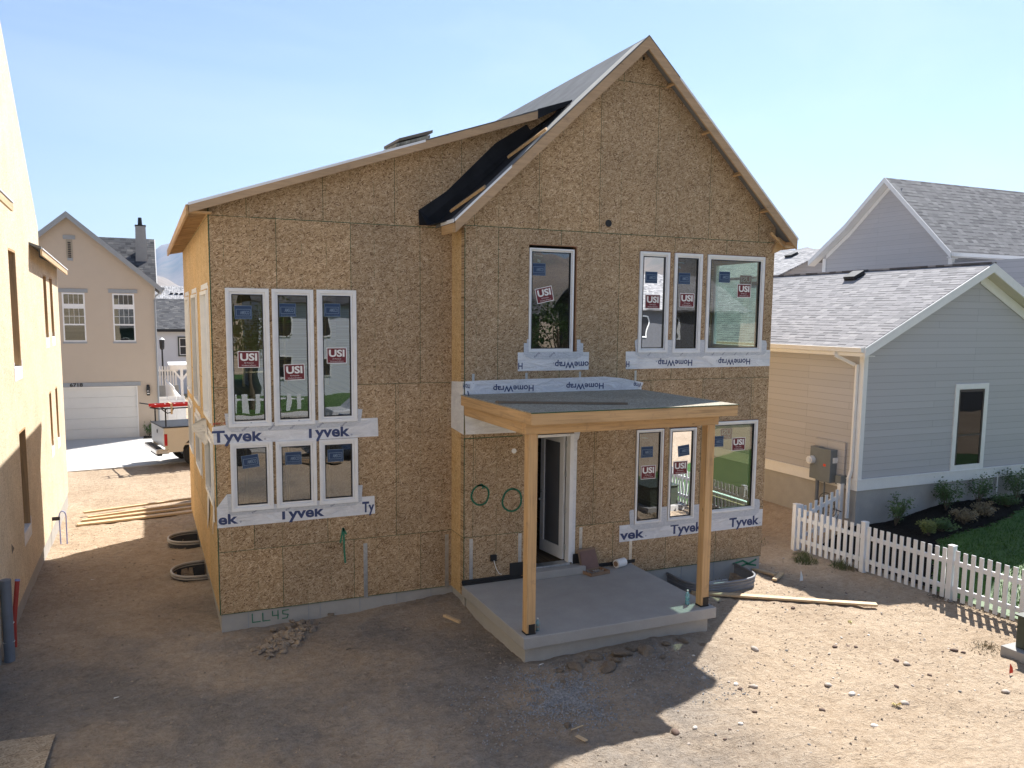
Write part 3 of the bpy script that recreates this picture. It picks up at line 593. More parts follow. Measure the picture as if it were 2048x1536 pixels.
window(5.06, 6.465, 4.30, 6.205, .0, (5.995, 5.525), (5.50, 5.785), .06, .04, mirror_usi=(6.06, 5.72))
window(3.545, 4.16, .975, 2.825, .0, (3.85, 1.98), (3.81, 2.38), .035, .035, ((3.68, 2.66, .14, .02),))
window(4.31, 4.935, .975, 2.815, .0, (4.60, 2.02), (4.67, 2.36, -.1), .035, .035, ((4.42, 2.68, .14, .02),))
window(5.12, 6.465, 1.03, 2.905, .0, (6.02, 2.42), (5.50, 2.5), .05, .035, mirror_usi=(5.73, 2.64))
# wood jambs visible beside the recessed frames
m = MB()
for a, b, c, d in RO[:4]+RO[4:7]: m.box(b-.012, b+.003, -.003, .14, c, d); m.box(a, b, -.003, .14, d-.008, d+.004)
m.each('rough_opening_trim', wood('red stained jamb', 'z', (.36, .19, .10)), house)
# windows of the two side walls
def side_window(P, a, b, c, d, n=1, mat=m_vinyl):
    m = MB()
    for k in range(n):
        u0, u1 = a+(b-a)*k/n, a+(b-a)*(k+1)/n
        for q in ((u0, u0+.06, c, d), (u1-.06, u1, c, d), (u0+.06, u1-.06, c, c+.06), (u0+.06, u1-.06, d-.06, d)):
            vs = [P(u, w_, z) for u in q[:2] for w_ in (-.035, .06) for z in q[2:]]
            m.add(vs, [(0, 1, 3, 2), (4, 6, 7, 5), (0, 4, 5, 1), (2, 3, 7, 6), (0, 2, 6, 4), (1, 5, 7, 3)])
    f = m.build('window', mat, house)
    m = MB(); m.add([P(a+.05, .03, c+.05), P(b-.05, .03, c+.05), P(b-.05, .03, d-.05), P(a+.05, .03, d-.05)], [(0, 1, 2, 3)]); m.build('pane', m_glass, f); return f
for q in SH: side_window(lw, *q)
for q in RH: side_window(lambda u, w_, z: (W-w_, u, z), *q)

# ---- house wrap strips with printing and self-adhesive flashing
def strip(pts, Y, name='house_wrap', mat=None, th_=.004, parent=house, n=1):
    m = MB(); m.prism([(x, Y, z) for x, z in pts], (0, -th_, 0)); return m.build(name, mat or m_wrap, parent)
def letters(parent, items, mat, Y):
    for s, x, z, h, wd, rot, bold in items: m = MB(); text_mesh(m, s, x, z, h, Y, 0, rot, wd, bold); m.build('lettering', mat, parent)
PI = math.pi
def flash(cells, Y, name='flashing_tape'):
    m = MB()
    for pts in cells: m.prism([(x, Y, z) for x, z in pts], (0, -.003, 0))
    return m.build(name, m_tape, house)
s = strip([(-4.08, 3.15), (-3.7, 3.19), (-1.37, 3.19), (-1.36, 2.865), (-2.6, 2.86), (-4.08, 2.86)], D-.004)
m = MB(); m.prism([(-WL-.012, D-.01, 3.15), (-WL-.012, D+.30, 3.10), (-WL-.012, D+.32, 2.9), (-WL-.012, D-.01, 2.86)], (-.006, 0, 0)); m.build('wrapped_edge', m_wrap, s)
letters(s, [('Tyvek', -4.10, 2.895, .185, .79, 0, .03), ('Tyvek', -2.63, 2.90, .185, .77, 0, .03), ('®', -3.29, 2.90, .03, None, 0, 0), ('®', -1.85, 2.90, .03, None, 0, 0)], m_navy, D-.0105)
letters(s, [('ger.or', -4.09, 3.19, .04, .27, 0, 0)], m_redink, D-.0105)
flash([[(-3.90, 3.36), (-3.84, 3.36), (-3.84, 3.13), (-1.72, 3.15), (-1.72, 3.36), (-1.64, 3.35), (-1.67, 3.13), (-1.80, 3.07), (-2.5, 3.05), (-3.80, 3.05), (-3.88, 3.14)]], D-.011)
for x in (-3.62, -3.2, -2.85, -2.4, -2.0): m = MB(); text_mesh(m, 'FlashingTape', x, 3.055, .035, D-.0145, 0, rot=.75, width=.2); m.build('tape_print', m_navy, house)
s = strip([(-4.06, 1.82), (-3.9, 2.03), (-3.84, 2.03), (-3.8, 1.80), (-1.44, 1.81), (-1.43, 1.49), (-4.06, 1.475)], D-.004)
letters(s, [('ek', -4.045, 1.535, .165, .31, 0, .03), ('Tyvek', -3.10, 1.535, .18, .78, 0, .03), ('Ty', -1.66, 1.535, .18, .215, 0, .03), ('®', -3.71, 1.54, .03, None, 0, 0)], m_navy, D-.0105)
flash([[(-3.90, 2.03), (-3.83, 2.03), (-3.83, 1.73), (-1.73, 1.73), (-1.73, 2.02), (-1.65, 2.02), (-1.67, 1.74), (-1.78, 1.67), (-3.84, 1.665), (-3.88, 1.72)]], D-.011)
for x in (-3.5, -2.95, -2.2): m = MB(); text_mesh(m, 'Flash', x, 1.675, .03, D-.0145, 0, rot=.6, width=.1); m.build('tape_print', m_navy, house)
# upper right, printed upside down
s = strip([(1.015, 4.335), (2.46, 4.33), (2.455, 4.005), (1.02, 4.0)], -.003)
letters(s, [('omeWrap', 2.455, 4.155, .115, .70, PI, .02), ('H', 1.11, 4.145, .11, .085, PI, .02), ('®', 1.74, 4.15, .025, None, PI, 0)], m_navy, -.0095)
flash([[(1.13, 4.50), (1.19, 4.50), (1.19, 4.57), (1.225, 4.57), (1.225, 4.34), (2.115, 4.34), (2.2, 4.34), (2.2, 4.56), (2.27, 4.56), (2.27, 4.50), (2.33, 4.49), (2.33, 4.27), (2.2, 4.215), (1.28, 4.215), (1.17, 4.26), (1.13, 4.32)]], -.010)
for x in (1.35, 1.65): m = MB(); text_mesh(m, 'Flashing', x, 4.235, .035, -.0135, 0, rot=.75, width=.13); m.build('tape_print', m_navy, house)
s = strip([(3.25, 4.335), (6.71, 4.335), (6.71, 4.01), (3.26, 4.0)], -.003)
letters(s, [('HomeWrap', 4.775, 4.16, .115, .80, PI, .02), ('HomeWrap', 6.20, 4.165, .115, .80, PI, .02), ('H', 3.335, 4.15, .11, .075, PI, .02), ('®', 3.95, 4.15, .025, None, PI, 0), ('®', 5.38, 4.15, .025, None, PI, 0)], m_navy, -.0095)
def tabs(xa, segs, zt, zb, Y):
    for a, b in segs: flash([[(a, zt-.02), (a+.02, zt), (a+.045, zt), (a+.05, zb+.09), (b-.05, zb+.09), (b-.045, zt), (b-.02, zt), (b, zt-.03), (b-.015, zb+.06), (b-.06, zb), (a+.06, zb), (a+.015, zb+.05)]], Y)
flash([[(3.44, 4.53), (3.475, 4.56), (3.505, 4.56), (3.505, 4.305), (4.178, 4.305), (4.178, 4.55), (4.285, 4.55), (4.285, 4.30), (4.938, 4.30), (4.938, 4.55), (5.055, 4.55), (5.055, 4.30), (6.47, 4.30), (6.47, 4.54), (6.58, 4.53), (6.61, 4.47), (6.60, 4.30), (6.53, 4.24), (5.05, 4.235), (5.0, 4.2), (4.93, 4.225), (4.25, 4.225), (4.2, 4.195), (3.6, 4.21), (3.47, 4.28)]], -.010)
for x in (3.75, 4.5, 5.25, 5.5, 5.8, 6.1): m = MB(); text_mesh(m, 'Flash', x, 4.24, .03, -.0135, 0, rot=.85, width=.09); m.build('tape_print', m_navy, house)
# band above the porch roof
s = strip([(.02, 3.84), (.25, 3.85), (2.8, 3.87), (3.2, 3.83), (3.5, 3.77), (3.66, 3.74), (3.62, 3.64), (3.62, 3.60), (.02, 3.6)], -.003)
letters(s, [('HomeWrap', 1.335, 3.745, .105, .79, PI, .02), ('HomeWrap', 2.785, 3.75, .105, .79, PI, .02), ('Wrap', 3.62, 3.74, .09, .18, PI, .02)], m_navy, -.0095)
s = strip([(.001, 3.6), (.03, 2.91), (1.0, 2.90), (1.0, 3.38), (1.05, 3.6)], -.003)
m = MB(); m.prism([(-.004, -.007, 3.84), (-.004, .6, 3.80), (-.004, .66, 3.1), (-.004, .62, 2.96), (-.004, -.007, 2.91)], (-.006, 0, 0)); m.build('wrapped_edge', m_wrap, s)
MY = Matrix(((0, 1, 0, 0), (-1, 0, 0, 0), (0, 0, 1, 0), (0, 0, 0, 1)))     # x -> -y, seen from the left
m = MB(); text_mesh(m, 'Hor', -.50, 3.80, .10, -.013, 0, PI, .3, .02, M=Matrix(((0, 1, 0, 0), (-1, 0, 0, 0), (0, 0, 1, 0), (0, 0, 0, 1))))
m.v = []; m.f = []; m.mi = []
text_mesh(m, 'Hom', 0, 0, .10, 0, 0, 0, .34, .02, M=Matrix.Translation((-.0125, .02, 3.81)) @ Matrix.Rotation(PI, 4, 'X') @ Matrix(((0, -1, 0, 0), (1, 0, 0, 0), (0, 0, 1, 0), (0, 0, 0, 1))))
text_mesh(m, 'Ty', 0, 0, .2, 0, 0, 0, .42, .03, M=Matrix.Translation((-.0125, .04, 3.62)) @ Matrix.Rotation(PI, 4, 'X') @ Matrix(((0, -1, 0, 0), (1, 0, 0, 0), (0, 0, 1, 0), (0, 0, 0, 1))))
m.build('lettering', m_navy, s)
# lower right
s = strip([(3.21, .98), (6.705, 1.01), (6.705, .655), (3.215, .65)], -.003)
letters(s, [('vek', 3.225, .70, .175, .55, 0, .03), ('Tyvek', 4.39, .70, .185, .78, 0, .03), ('Tyvek', 5.84, .70, .185, .77, 0, .03), ('®', 3.80, .705, .03, None, 0, 0), ('®', 6.63, .705, .03, None, 0, 0)], m_navy, -.0095)
flash([[(3.42, 1.24), (3.45, 1.27), (3.53, 1.27), (3.535, .97), (4.17, .97), (4.17, 1.27), (4.30, 1.27), (4.30, .975), (4.94, .975), (4.94, 1.25), (5.11, 1.25), (5.11, 1.025), (6.47, 1.025), (6.47, 1.25), (6.60, 1.22), (6.62, 1.12), (6.60, .95), (6.5, .895), (5.1, .90), (4.95, .875), (4.25, .88), (4.17, .86), (3.55, .865), (3.45, .93)]], -.010)
# wrinkled paper on the left wall
m = MB(); m.prism([(-4.10, 2.0, 3.12), (-4.16, 1.9, 3.15), (-4.32, 2.35, 2.98), (-4.30, 2.5, 2.86), (-4.12, 2.2, 2.62), (-4.09, 1.95, 2.7)], (-.006, .006, 0)); o = m.build('torn_house_wrap', m_wrap, house)
m = MB(); m.prism([(-4.075, .95, 1.9), (-4.075, 1.2, 1.72), (-4.085, 1.35, 1.2), (-4.08, 1.2, 1.45), (-4.075, .95, 1.5)], (-.008, 0, 0)); m.prism([(-4.085, 1.9, 1.9), (-4.095, 2.3, 1.7), (-4.095, 2.6, 1.0), (-4.09, 2.2, 1.35)], (-.008, 0, 0)); m.each('torn_house_wrap', m_wrap, house)
for a in (1.1, 3.95, 6.7):
    m = MB()
    for z0, z1 in ((3.12, 5.42), (1.70, 2.92)):
        for u0, u1, c, d in ((a-.12, a, z0, z1), (a+1.5, a+1.58, z0, z1), (a, a+1.5, z1-.04, z1+.05)): m.add([Vector(lw(u, w_, z)) for u in (u0, u1) for w_ in (-.008, -.002) for z in (c, d)], [(0, 1, 3, 2), (4, 6, 7, 5), (0, 4, 5, 1), (2, 3, 7, 6), (0, 2, 6, 4), (1, 5, 7, 3)])
    m.each('window_tape', m_wrap, house)
# ---- front door standing open
dj = MB(); dj.box(2.10, 2.18, -.02, .14, .38, 2.83); dj.box(1.28, 1.33, -.01, .14, .38, 2.83); dj.box(1.33, 2.10, -.01, .14, 2.78, 2.83)
door_frame = dj.build('door_frame', m_vinyl, house, .004)
m = MB(); m.prism([(2.18, -.004, 2.86), (2.31, -.004, 2.86), (2.28, -.004, 2.72), (2.25, -.004, 2.7), (2.24, -.004, .36), (2.18, -.004, .34)], (0, -.004, 0)); m.build('door_wrap', m_wrap, house)
m = MB(); m.box(1.30, 2.12, -.06, .16, .345, .38); m.build('door_sill', m_metal, house, .004)
A_ = R(84); hx, hy = 2.085, .17
def DP(u, w_, z): return (hx - u*math.cos(A_) + w_*math.sin(A_), hy + u*math.sin(A_) + w_*math.cos(A_), z)
m = MB()
for u0, u1, z0, z1 in ((0, .13, .39, 2.76), (.68, .81, .39, 2.76), (.13, .68, .39, .62), (.13, .68, 2.62, 2.76)):
    m.add([DP(u, w_, z) for u in (u0, u1) for w_ in (-.022, .022) for z in (z0, z1)], [(0, 1, 3, 2), (4, 6, 7, 5), (0, 4, 5, 1), (2, 3, 7, 6), (0, 2, 6, 4), (1, 5, 7, 3)])
door = m.build('door', m_vinyl, house, .004)
m = MB(); m.add([DP(.13, 0, .62), DP(.68, 0, .62), DP(.68, 0, 2.62), DP(.13, 0, 2.62)], [(0, 1, 2, 3)]); m.build('door_glass', plain('reflection grey door glass', (.13, .135, .15), .25, .1, 2., spec=.6), door)  # flat grey pane colour takes the place of reflections
m = MB(); m.tube([DP(.745, -.02, 1.42), DP(.745, -.09, 1.42)], .025, 10); m.tube([DP(.745, -.02, 1.58), DP(.745, -.05, 1.58)], .025, 10); m.build('door_knob', m_metal, door, smooth=True)
for z in (.65, 1.35, 2.05, 2.62):
    m = MB(); m.tube([(2.095, .12, z-.05), (2.095, .12, z+.05)], .012, 8); m.box(2.075, 2.10, .10, .13, z-.05, z+.05); m.build('hinge', m_metal, door)
m = MB(); m.box(-.03, 1.12, -.012, -.002, .23, .29); m.box(.9, 1.28, -.014, -.002, .25, .50); m.box(2.20, 2.42, -.014, -.002, .26, .53); m.box(2.42, 3.58, -.012, -.002, .21, .28); m.box(-.03, 1.3, -.05, -.012, .205, .235); m.each('membrane_strip', m_rubber, house)

# ------------------------------------------------------------------ porch slab and porch
m = MB()
m.box(-.03, 3.50, -2.63, -.002, .02, .2)
slab_o = m.build('porch_slab', m_conc, None, .012, loc=(1.7, -1.3, -.2)); tag(slab_o, 'grey concrete porch slab with a step under the open front door', 'slab')
m = MB(); m.box(.05, 3.42, -2.51, -.01, -.6, .018); m.build('block_footing', m_found, slab_o)
m = MB(); m.box(1.28, 2.36, -.24, -.003, .2, .343); m.build('step', m_conc, slab_o, .01)
porch = empty('timber_porch', (1.7, -2.5, .2), 'open fir timber porch frame with a flat sheathed roof over the slab', 'porch')
PW = .15
for x in (.06, 3.26):
    m = MB(); m.box(x, x+PW, -2.53, -2.53+PW, .22, 3.25); p = m.build('post', m_wz, porch, .006)
    m = MB(); m.box(x-.004, x+PW+.004, -2.536, -2.53+PW+.004, .2, .225); m.box(x+.035, x+PW-.01, -2.538, -2.531, .225, .36); m.box(x+PW+.001, x+PW+.006, -2.51, -2.40, .225, .30); m.each('post_base', m_black, p)
m = MB(); m.box(.0, 3.46, -2.55, -2.42, 3.25, 3.43); m.build('front_beam', m_wx, porch, .005)
m = MB(); m.box(.0, .12, -2.418, -.01, 3.25, 3.42); m.build('side_beam', m_wy, porch, .005)
m = MB(); m.box(3.34, 3.46, -2.418, -.01, 3.25, 3.42); m.build('side_beam', m_wy, porch, .005)
m = MB()
for i in range(7): x = .12+i*.5; m.box(x, x+.038, -2.80, -.02, 3.435, 3.57)
m.each('rafter', m_wy, porch)
m = MB(); m.box(-.06, 3.58, -2.86, -2.822, 3.43, 3.595); m.build('fascia', m_wx, porch, .003)
m = MB(); m.box(-.06, -.022, -2.82, -.01, 3.43, 3.595); m.build('fascia', m_wy, porch, .003)
m = MB(); m.box(3.542, 3.58, -2.82, -.01, 3.43, 3.595); m.build('fascia', m_wy, porch, .003)
m = MB(); m.box(-.065, 3.585, -2.865, -.008, 3.597, 3.612); rdk = m.build('roof_deck', m_deck, porch)
m = MB(); m.box(-.066, 3.586, -2.869, -2.866, 3.598, 3.611); m.each('deck_edge', m_green, rdk)
# board on the porch roof
m = MB(); m.prism([(-.02, -1.45, 3.614), (1.83, -2.30, 3.614), (1.83, -2.38, 3.614), (-.02, -1.56, 3.614)], (0, 0, .035)); tag(m.build('weathered_board', m_greyw, None, .003, loc=(.9, -1.9, 3.63)), 'long weathered brown board lying on the flat porch roof', 'board', 'loose boards')
# things on the slab
cb = empty('hardware_case', (2.55, -.35, .2), 'open brown carton of metal parts leaning by the door step', 'box')
m = MB(); c0 = [(2.35, -.46), (2.78, -.40), (2.72, -.14), (2.29, -.20)]
m.prism([(x, y, .202) for x, y in c0], (0, 0, .015))
for (x0, y0), (x1, y1) in zip(c0, c0[1:]+c0[:1]): m.bar((x0, y0, .235), (x1, y1, .235), .012, .06)
m.build('tray', m_card, cb)
m = MB(); m.prism([(2.29, -.19, .22), (2.72, -.13, .22), (2.66, -.03, .62), (2.25, -.09, .62)], (.003, .015, .002)); m.build('lid', m_card, cb)
m = MB(); m.prism([(2.32, -.196, .25), (2.69, -.146, .25), (2.64, -.056, .59), (2.29, -.106, .59)], (0, -.004, 0)); m.build('lid_lining', m_pinkcard, cb)
m = MB()
for i in range(14): x, y = random.uniform(2.36, 2.70), random.uniform(-.38, -.22); a = random.uniform(0, 3); m.bar((x-.04*math.cos(a), y-.03*math.sin(a), .235), (x+.04*math.cos(a), y+.03*math.sin(a), .25), .02, .02)
m.each('metal_part', m_metal, cb)
rl = empty('tape_roll', (3.2, -.12, .29), 'white roll of tape lying on the slab against the wall', 'roll')
m = MB(); m.tube([(3.06, -.16, .285), (3.28, -.10, .285)], .082, 24); m.build('roll', m_white, rl, smooth=False)
m = MB(); m.tube([(3.045, -.164, .285), (3.058, -.16, .285)], .05, 16); m.build('core', m_card, rl)
m = MB(); m.add([(3.15, -.215, .27), (3.24, -.19, .27), (3.24, -.19, .31), (3.15, -.215, .31)], [(0, 1, 2, 3)]); m.build('print', m_navy, rl)
def bottle(x, y, h, liq, label):
    r = h*.15; b = empty('drink_bottle', (x, y, .2), label, 'bottle')
    prof = [(0, .001), (.95, .0), (1, .03), (1, .25), (.88, .33), (1, .42), (1, .62), (.8, .75), (.4, .85), (.36, .92)]
    m = MB(); m.tube([(x, y, .2+h*q) for _, q in prof[1:]], [r*p for p, _ in prof[1:]], 14); m.build('bottle_body', m_bottle, b, smooth=True)
    m = MB(); m.tube([(x, y, .2+h*.92), (x, y, .2+h)], r*.42, 12); m.build('cap', m_white, b)
    m = MB(); m.tube([(x, y, .205), (x, y, .2+h*.5)], r*.9, 14); m.build('drink', liq, b)
bottle(3.13, -2.33, .25, m_liquid, 'clear bottle of blue drink standing near the right porch post'); bottle(.30, -2.42, .2, m_orangel, 'small bottle of orange drink behind the left porch post')

# ------------------------------------------------------------------ window wells
def well(cx, y0, y1, dep, zt, mat, rim, label, wallx=None, wally=None):
    pts = []
    n = 20
    if wallx is not None:
        cy = (y0+y1)/2; ry = (y1-y0)/2
        for i in range(n+1):
            a = PI*i/n; pts.append((wallx - dep*abs(math.sin(a))**.7, cy - ry*math.cos(a)))
    else:
        for i in range(n+1):
            a = PI*i/n; cxx = (y0+y1)/2; rx = (y1-y0)/2; pts.append((cxx - rx*(abs(math.cos(a))**.55)*(1 if math.cos(a) > 0 else -1), wally - dep*abs(math.sin(a))**.45))
    e = empty('window_well', (pts[n//2][0], pts[n//2][1], zt-.1), label, 'window well', 'window wells set in the ground against the house')
    m = MB(); k = len(m.v)
    rows = [(-1.2 + i*.09) for i in range(int((zt+1.2)/.09)+1)]+[zt]
    for j, z in enumerate(rows):
        for (x, y) in pts: m.v.append((x, y, z))
    for j in range(len(rows)-1):
        for i in range(n): m.f.append((j*(n+1)+i, j*(n+1)+i+1, (j+1)*(n+1)+i+1, (j+1)*(n+1)+i)); m.mi.append(0)
    o = m.build('shell', mat, e); so_ = o.modifiers.new('solid', 'SOLIDIFY'); so_.thickness = .012
    for j in range(0, len(rows)-1, 2):
        pass
    m = MB()
    for z in rows[1:-1:1][::2]: m.tube([(x, y, z) for x, y in pts], .014, 6, cap=True)
    m.each('rib', mat, e)
    m = MB(); m.tube([(x, y, zt) for x, y in pts], .026, 8); m.tube([(x, y, zt-.05) for x, y in pts], .018, 8); m.build('rim', rim, e, smooth=True)
    return e
well(0, 3.55, 4.62, .66, -.20, m_well, m_wellrim, 'nearer of two black half round window wells on the left alley side', wallx=-4.07)
well(0, 6.25, 7.25, .66, -.20, m_well, m_wellrim, 'farther of two black half round window wells on the left alley side', wallx=-4.07)
ew = well(0, 4.35, 6.02, .92, -.10, m_wellgrey, m_wellgrey, 'wide grey window well beside the porch slab', wally=-.01)
m = MB(); m.box(4.95, 5.85, -.03, .0, -.95, -.40); m.build('basement_window', m_vinyl, house); 
m = MB(); m.box(5.0, 5.8, -.036, -.03, -.92, -.45); m.build('basement_pane', m_black, house)

# ------------------------------------------------------------------ sheathed neighbour on the left
NX = -7.17
lh = empty('sheathed_house', (NX-3, 4, -.3), 'pale strand board house shell at the left edge, with open window slots', 'house')
NH = [(3.50, 4.39, 3.95, 6.08), (3.55, 4.41, .95, 2.82), (8.64, 9.30, 4.35, 5.85), (10.0, 10.65, 4.35, 5.85), (8.64, 9.1, 1.75, 3.09), (10.05, 10.55, 1.75, 3.09)]
NPf = lambda u, w_, z: (NX-w_, u, z)
m = MB(); wall_grid(m, NPf, [-14, 12.1], [0, 6.2], NH, .14)
m.prism([(NX, -1, 6.2), (NX, 8.17, 6.2), (NX, 8.17, 6.88), (NX, 4.18, 10.05), (NX, 2.4, 11.4), (NX, -1, 8.8)], (-.14, 0, 0))
nw = m.build('side_wall', m_osb_n, lh)
m = MB(); m.box(NX-9, NX-.14, 11.96, 12.1, 0, 6.1); m.box(NX-9, NX-.14, -14, -13.86, 0, 6.1); m.each('end_wall', m_osb_n, lh)
m = MB(); m.box(NX-9, NX-.02, -13.98, 12.08, -1.2, -.003); m.build('foundation', m_found, lh)
m = MB(); m.prism([(NX-8, 8.25, 6.85), (NX-.02, 8.25, 6.85), (NX-.02, 2.4, 11.5), (NX-8, 2.4, 11.5)], (0, 0, .06)); m.prism([(NX-8, -1.2, 8.7), (NX-.02, -1.2, 8.7), (NX-.02, 2.4, 11.5), (NX-8, 2.4, 11.5)], (0, 0, .06)); m.each('gable_roof', m_greyfelt, lh)
m = MB(); m.prism([(NX+.22, 6.4, 6.27), (NX+.22, 12.25, 6.12), (NX-4, 12.25, 7.8), (NX-4, 6.4, 7.9)], (0, 0, .05)); r2 = m.build('low_roof', m_greyfelt, lh)
m = MB(); m.bar((NX+.22, 6.4, 6.20), (NX+.22, 12.25, 6.05), .035, .12); m.build('fascia', m_ly, r2)
m = MB(); m.bar((NX+.245, 6.4, 6.275), (NX+.245, 12.26, 6.125), .02, .025); m.each('drip_edge', m_drip, r2)
m = MB(); m.prism([(NX+.33, -1, 6.68), (NX+.33, 1.66, 6.62), (NX, 1.66, 6.75), (NX, -1, 6.8)], (0, 0, .05)); r3 = m.build('pent_roof', m_greyfelt, lh)
m = MB(); m.bar((NX+.33, -1, 6.62), (NX+.33, 1.66, 6.56), .035, .11); m.build('fascia', m_ly, r3)
m = MB(); m.bar((NX+.35, -1, 6.70), (NX+.35, 1.67, 6.64), .02, .025); m.each('drip_edge', m_drip, r3)
for a, b, c, d in NH:
    m = MB(); m.box(NX-.16, NX-.002, b-.03, b, c, d); m.box(NX-.16, NX-.002, a, a+.03, c, d); m.box(NX-.16, NX-.002, a+.03, b-.03, d-.04, d); f = m.build('window_opening', m_wz, lh)
    m = MB(); m.box(NX-.17, NX+.004, a-.02, b+.02, c-.01, c+.014); m.box(NX, NX+.005, a-.05, b+.06, c-.22, c+.0); m.box(NX, NX+.005, a-.06, a, c, c+.12); m.box(NX, NX+.005, b, b+.07, c, c+.14); m.each('sill_tape', m_wrap, f)
m = MB(); m.box(NX-2.6, NX-2.5, -13, 11.9, 0, 6); m.each('inner_wall', m_osb_in_shade, lh)
m = MB(); m.box(NX-2.6, NX-.15, -13, 11.9, 3.3, 3.5); m.build('floor_deck', m_osb_in_shade, lh)
m = MB(); m.prism([(NX+.003, 2.02, 1.17), (NX+.003, 2.28, 1.03), (NX+.003, 2.02, 1.0)], (-.002, 0, 0)); m.build('tear', m_black, lh)
m = MB(); m.tube([(NX-.02, 7.9, .22), (NX+.16, 7.9, .22)], .045, 12); m.build('drain_pipe', m_black, lh)
# pipes and conduit beside it
gp = empty('grey_conduit', (-7.08, .68, -.3), 'thick grey plastic conduit standing against the left foundation', 'pipe')
m = MB(); m.tube([(-7.08, .62, -.4), (-7.09, .72, .93), (-7.09, .72, .95)], .075, 18); m.build('pipe', m_pvc, gp, smooth=False)
m = MB(); m.tube([(-7.085, .66, -.0), (-7.085, .66, .012)], .082, 16); m.tube([(-7.085, .69, .28), (-7.085, .69, .292)], .082, 16); m.each('tie_wire', m_white, gp)
rp = empty('red_conduit', (-7.1, 1.25, -.3), 'thin red conduit leaning beside the thick grey one', 'pipe')
m = MB(); m.tube([(-7.10, 1.25, -.4), (-7.09, 1.28, .1), (-7.03, 1.40, .72)], .035, 12); m.build('pipe', m_orange, rp)
m = MB(); m.tube([(-7.031, 1.40, .715), (-7.027, 1.408, .745)], .038, 12); m.build('end_cap', m_bluepipe, rp)
m = MB(); m.tube([(-7.02, 7.92, -.45)] + [(-6.96-.07*math.cos(PI*i/12), 7.95-.02*math.sin(PI*i/12), .25+.13*math.sin(PI*i/12)) for i in range(13)] + [(-6.89, 7.92, -.45)], .014, 8)
tag(m.build('water_pipe', m_bluepipe, None, loc=(-6.96, 7.92, -.3)), 'bent blue water pipe rising from the dirt in a hoop', 'pipe')

# ------------------------------------------------------------------ tan garage house at the back
GY = 24.7
gh_ = empty('tan_house', (-7.8, GY, -.3), 'tan stucco house with a white garage door and number 6718', 'house')
def gz(x): return 9.0 - .855*abs(x+7.81)
m = MB(); wall_grid(m, lambda u, w_, z: (u, GY+w_, z), [-10.95, -4.69], [-.5, 6.1], [(-11.5, -12, 0, 1), (-10.3, -5.465, -.5, 1.92), (-8.13, -7.30, 3.80, 5.78), (-6.28, -5.45, 3.80, 5.79)], .18)
m.prism([(-10.95, GY, 6.1), (-4.69, GY, 6.1), (-4.69, GY, gz(-4.69)-.1), (-7.81, GY, gz(-7.81)-.1), (-10.95, GY, gz(-10.95)-.1)], (0, .18, 0)); m.build('front_wall', m_stucco, gh_)
m = MB(); m.box(-4.87, -4.69, GY+.18, 33, -.5, 6.15); m.box(-10.95, -10.8, GY+.18, 33, -.5, 6.1); m.box(-10.95, -4.69, 33, 33.2, -.5, 6.1); m.each('side_wall', m_stucco, gh_)
m = MB(); slab(m, [(-7.81, GY-.3, gz(-7.81)), (-4.36, GY-.3, gz(-4.36)), (-4.36, 33, gz(-4.36)), (-7.81, 33, gz(-7.81))], .06); slab(m, [(-11.25, GY-.3, gz(-11.25)), (-7.81, GY-.3, gz(-7.81)), (-7.81, 33, gz(-7.81)), (-11.25, 33, gz(-11.25))], .06)
r_ = m.build('roof', m_shD, gh_)
m = MB(); rake(m, -7.81, -4.36, gz, GY-.3, .04, .24, .015); m.build('rake_trim', m_greyl, r_)
m = MB(); rake(m, -11.25, -7.81, gz, GY-.3, .04, .24, .015); m.build('rake_trim', m_greyl, r_)
m = MB(); m.tube([(-4.32, GY-.3, gz(-4.36)-.03), (-4.32, 33, gz(-4.36)-.03)], .065, 10); gt = m.build('gutter', m_greyl, r_)
m = MB(); m.tube([(-4.34, GY-.1, gz(-4.36)-.08), (-4.62, GY-.08, gz(-4.36)-.35), (-4.66, GY-.06, gz(-4.36)-.5), (-4.66, GY-.06, -.3)], .035, 8); m.each('downspout', m_greyl, gt)
# wing behind with ridge along x
m = MB(); m.prism([(-9, 26.2, 6.3), (-4.55, 26.2, 6.3), (-4.55, 28.6, 8.34), (-9, 28.6, 8.34)], (0, 0, .06)); m.prism([(-9, 31.2, 6.3), (-4.55, 31.2, 6.3), (-4.55, 28.6, 8.34), (-9, 28.6, 8.34)], (0, 0, .06)); m.each('wing_roof', m_shD, gh_)
m = MB(); m.prism([(-4.56, 26.2, 6.3), (-4.56, 28.6, 8.38), (-4.56, 28.6, 8.2), (-4.56, 26.4, 6.25)], (.05, 0, 0)); m.prism([(-4.62, 26.5, -.4), (-4.62, 31, -.4), (-4.62, 31, 6.4), (-4.62, 28.6, 8.28), (-4.62, 26.5, 6.5)], (-.1, 0, 0)); m.build('wing_gable', m_trim, gh_)
m = MB(); m.prism([(-5.36, 27.3, 7.0), (-4.86, 27.3, 7.0), (-4.90, 27.3, 8.85), (-5.32, 27.3, 8.85)], (0, .5, 0)); ch = m.build('chimney', plain('chimney stucco', (.36, .35, .33), .8, .05), gh_)
m = MB(); m.box(-5.34, -4.88, 27.28, 27.82, 8.85, 8.90); m.tube([(-5.12, 27.55, 8.9), (-5.12, 27.55, 9.24)], [.10, .075], 12); m.build('chimney_cap', m_black, ch)
def lintel(x0, x1, z0, z1, nm='lintel', y=0.03): m = MB(); m.box(x0, x1, GY-y, GY-.001, z0, z1); return m.build(nm, m_greyl, gh_)
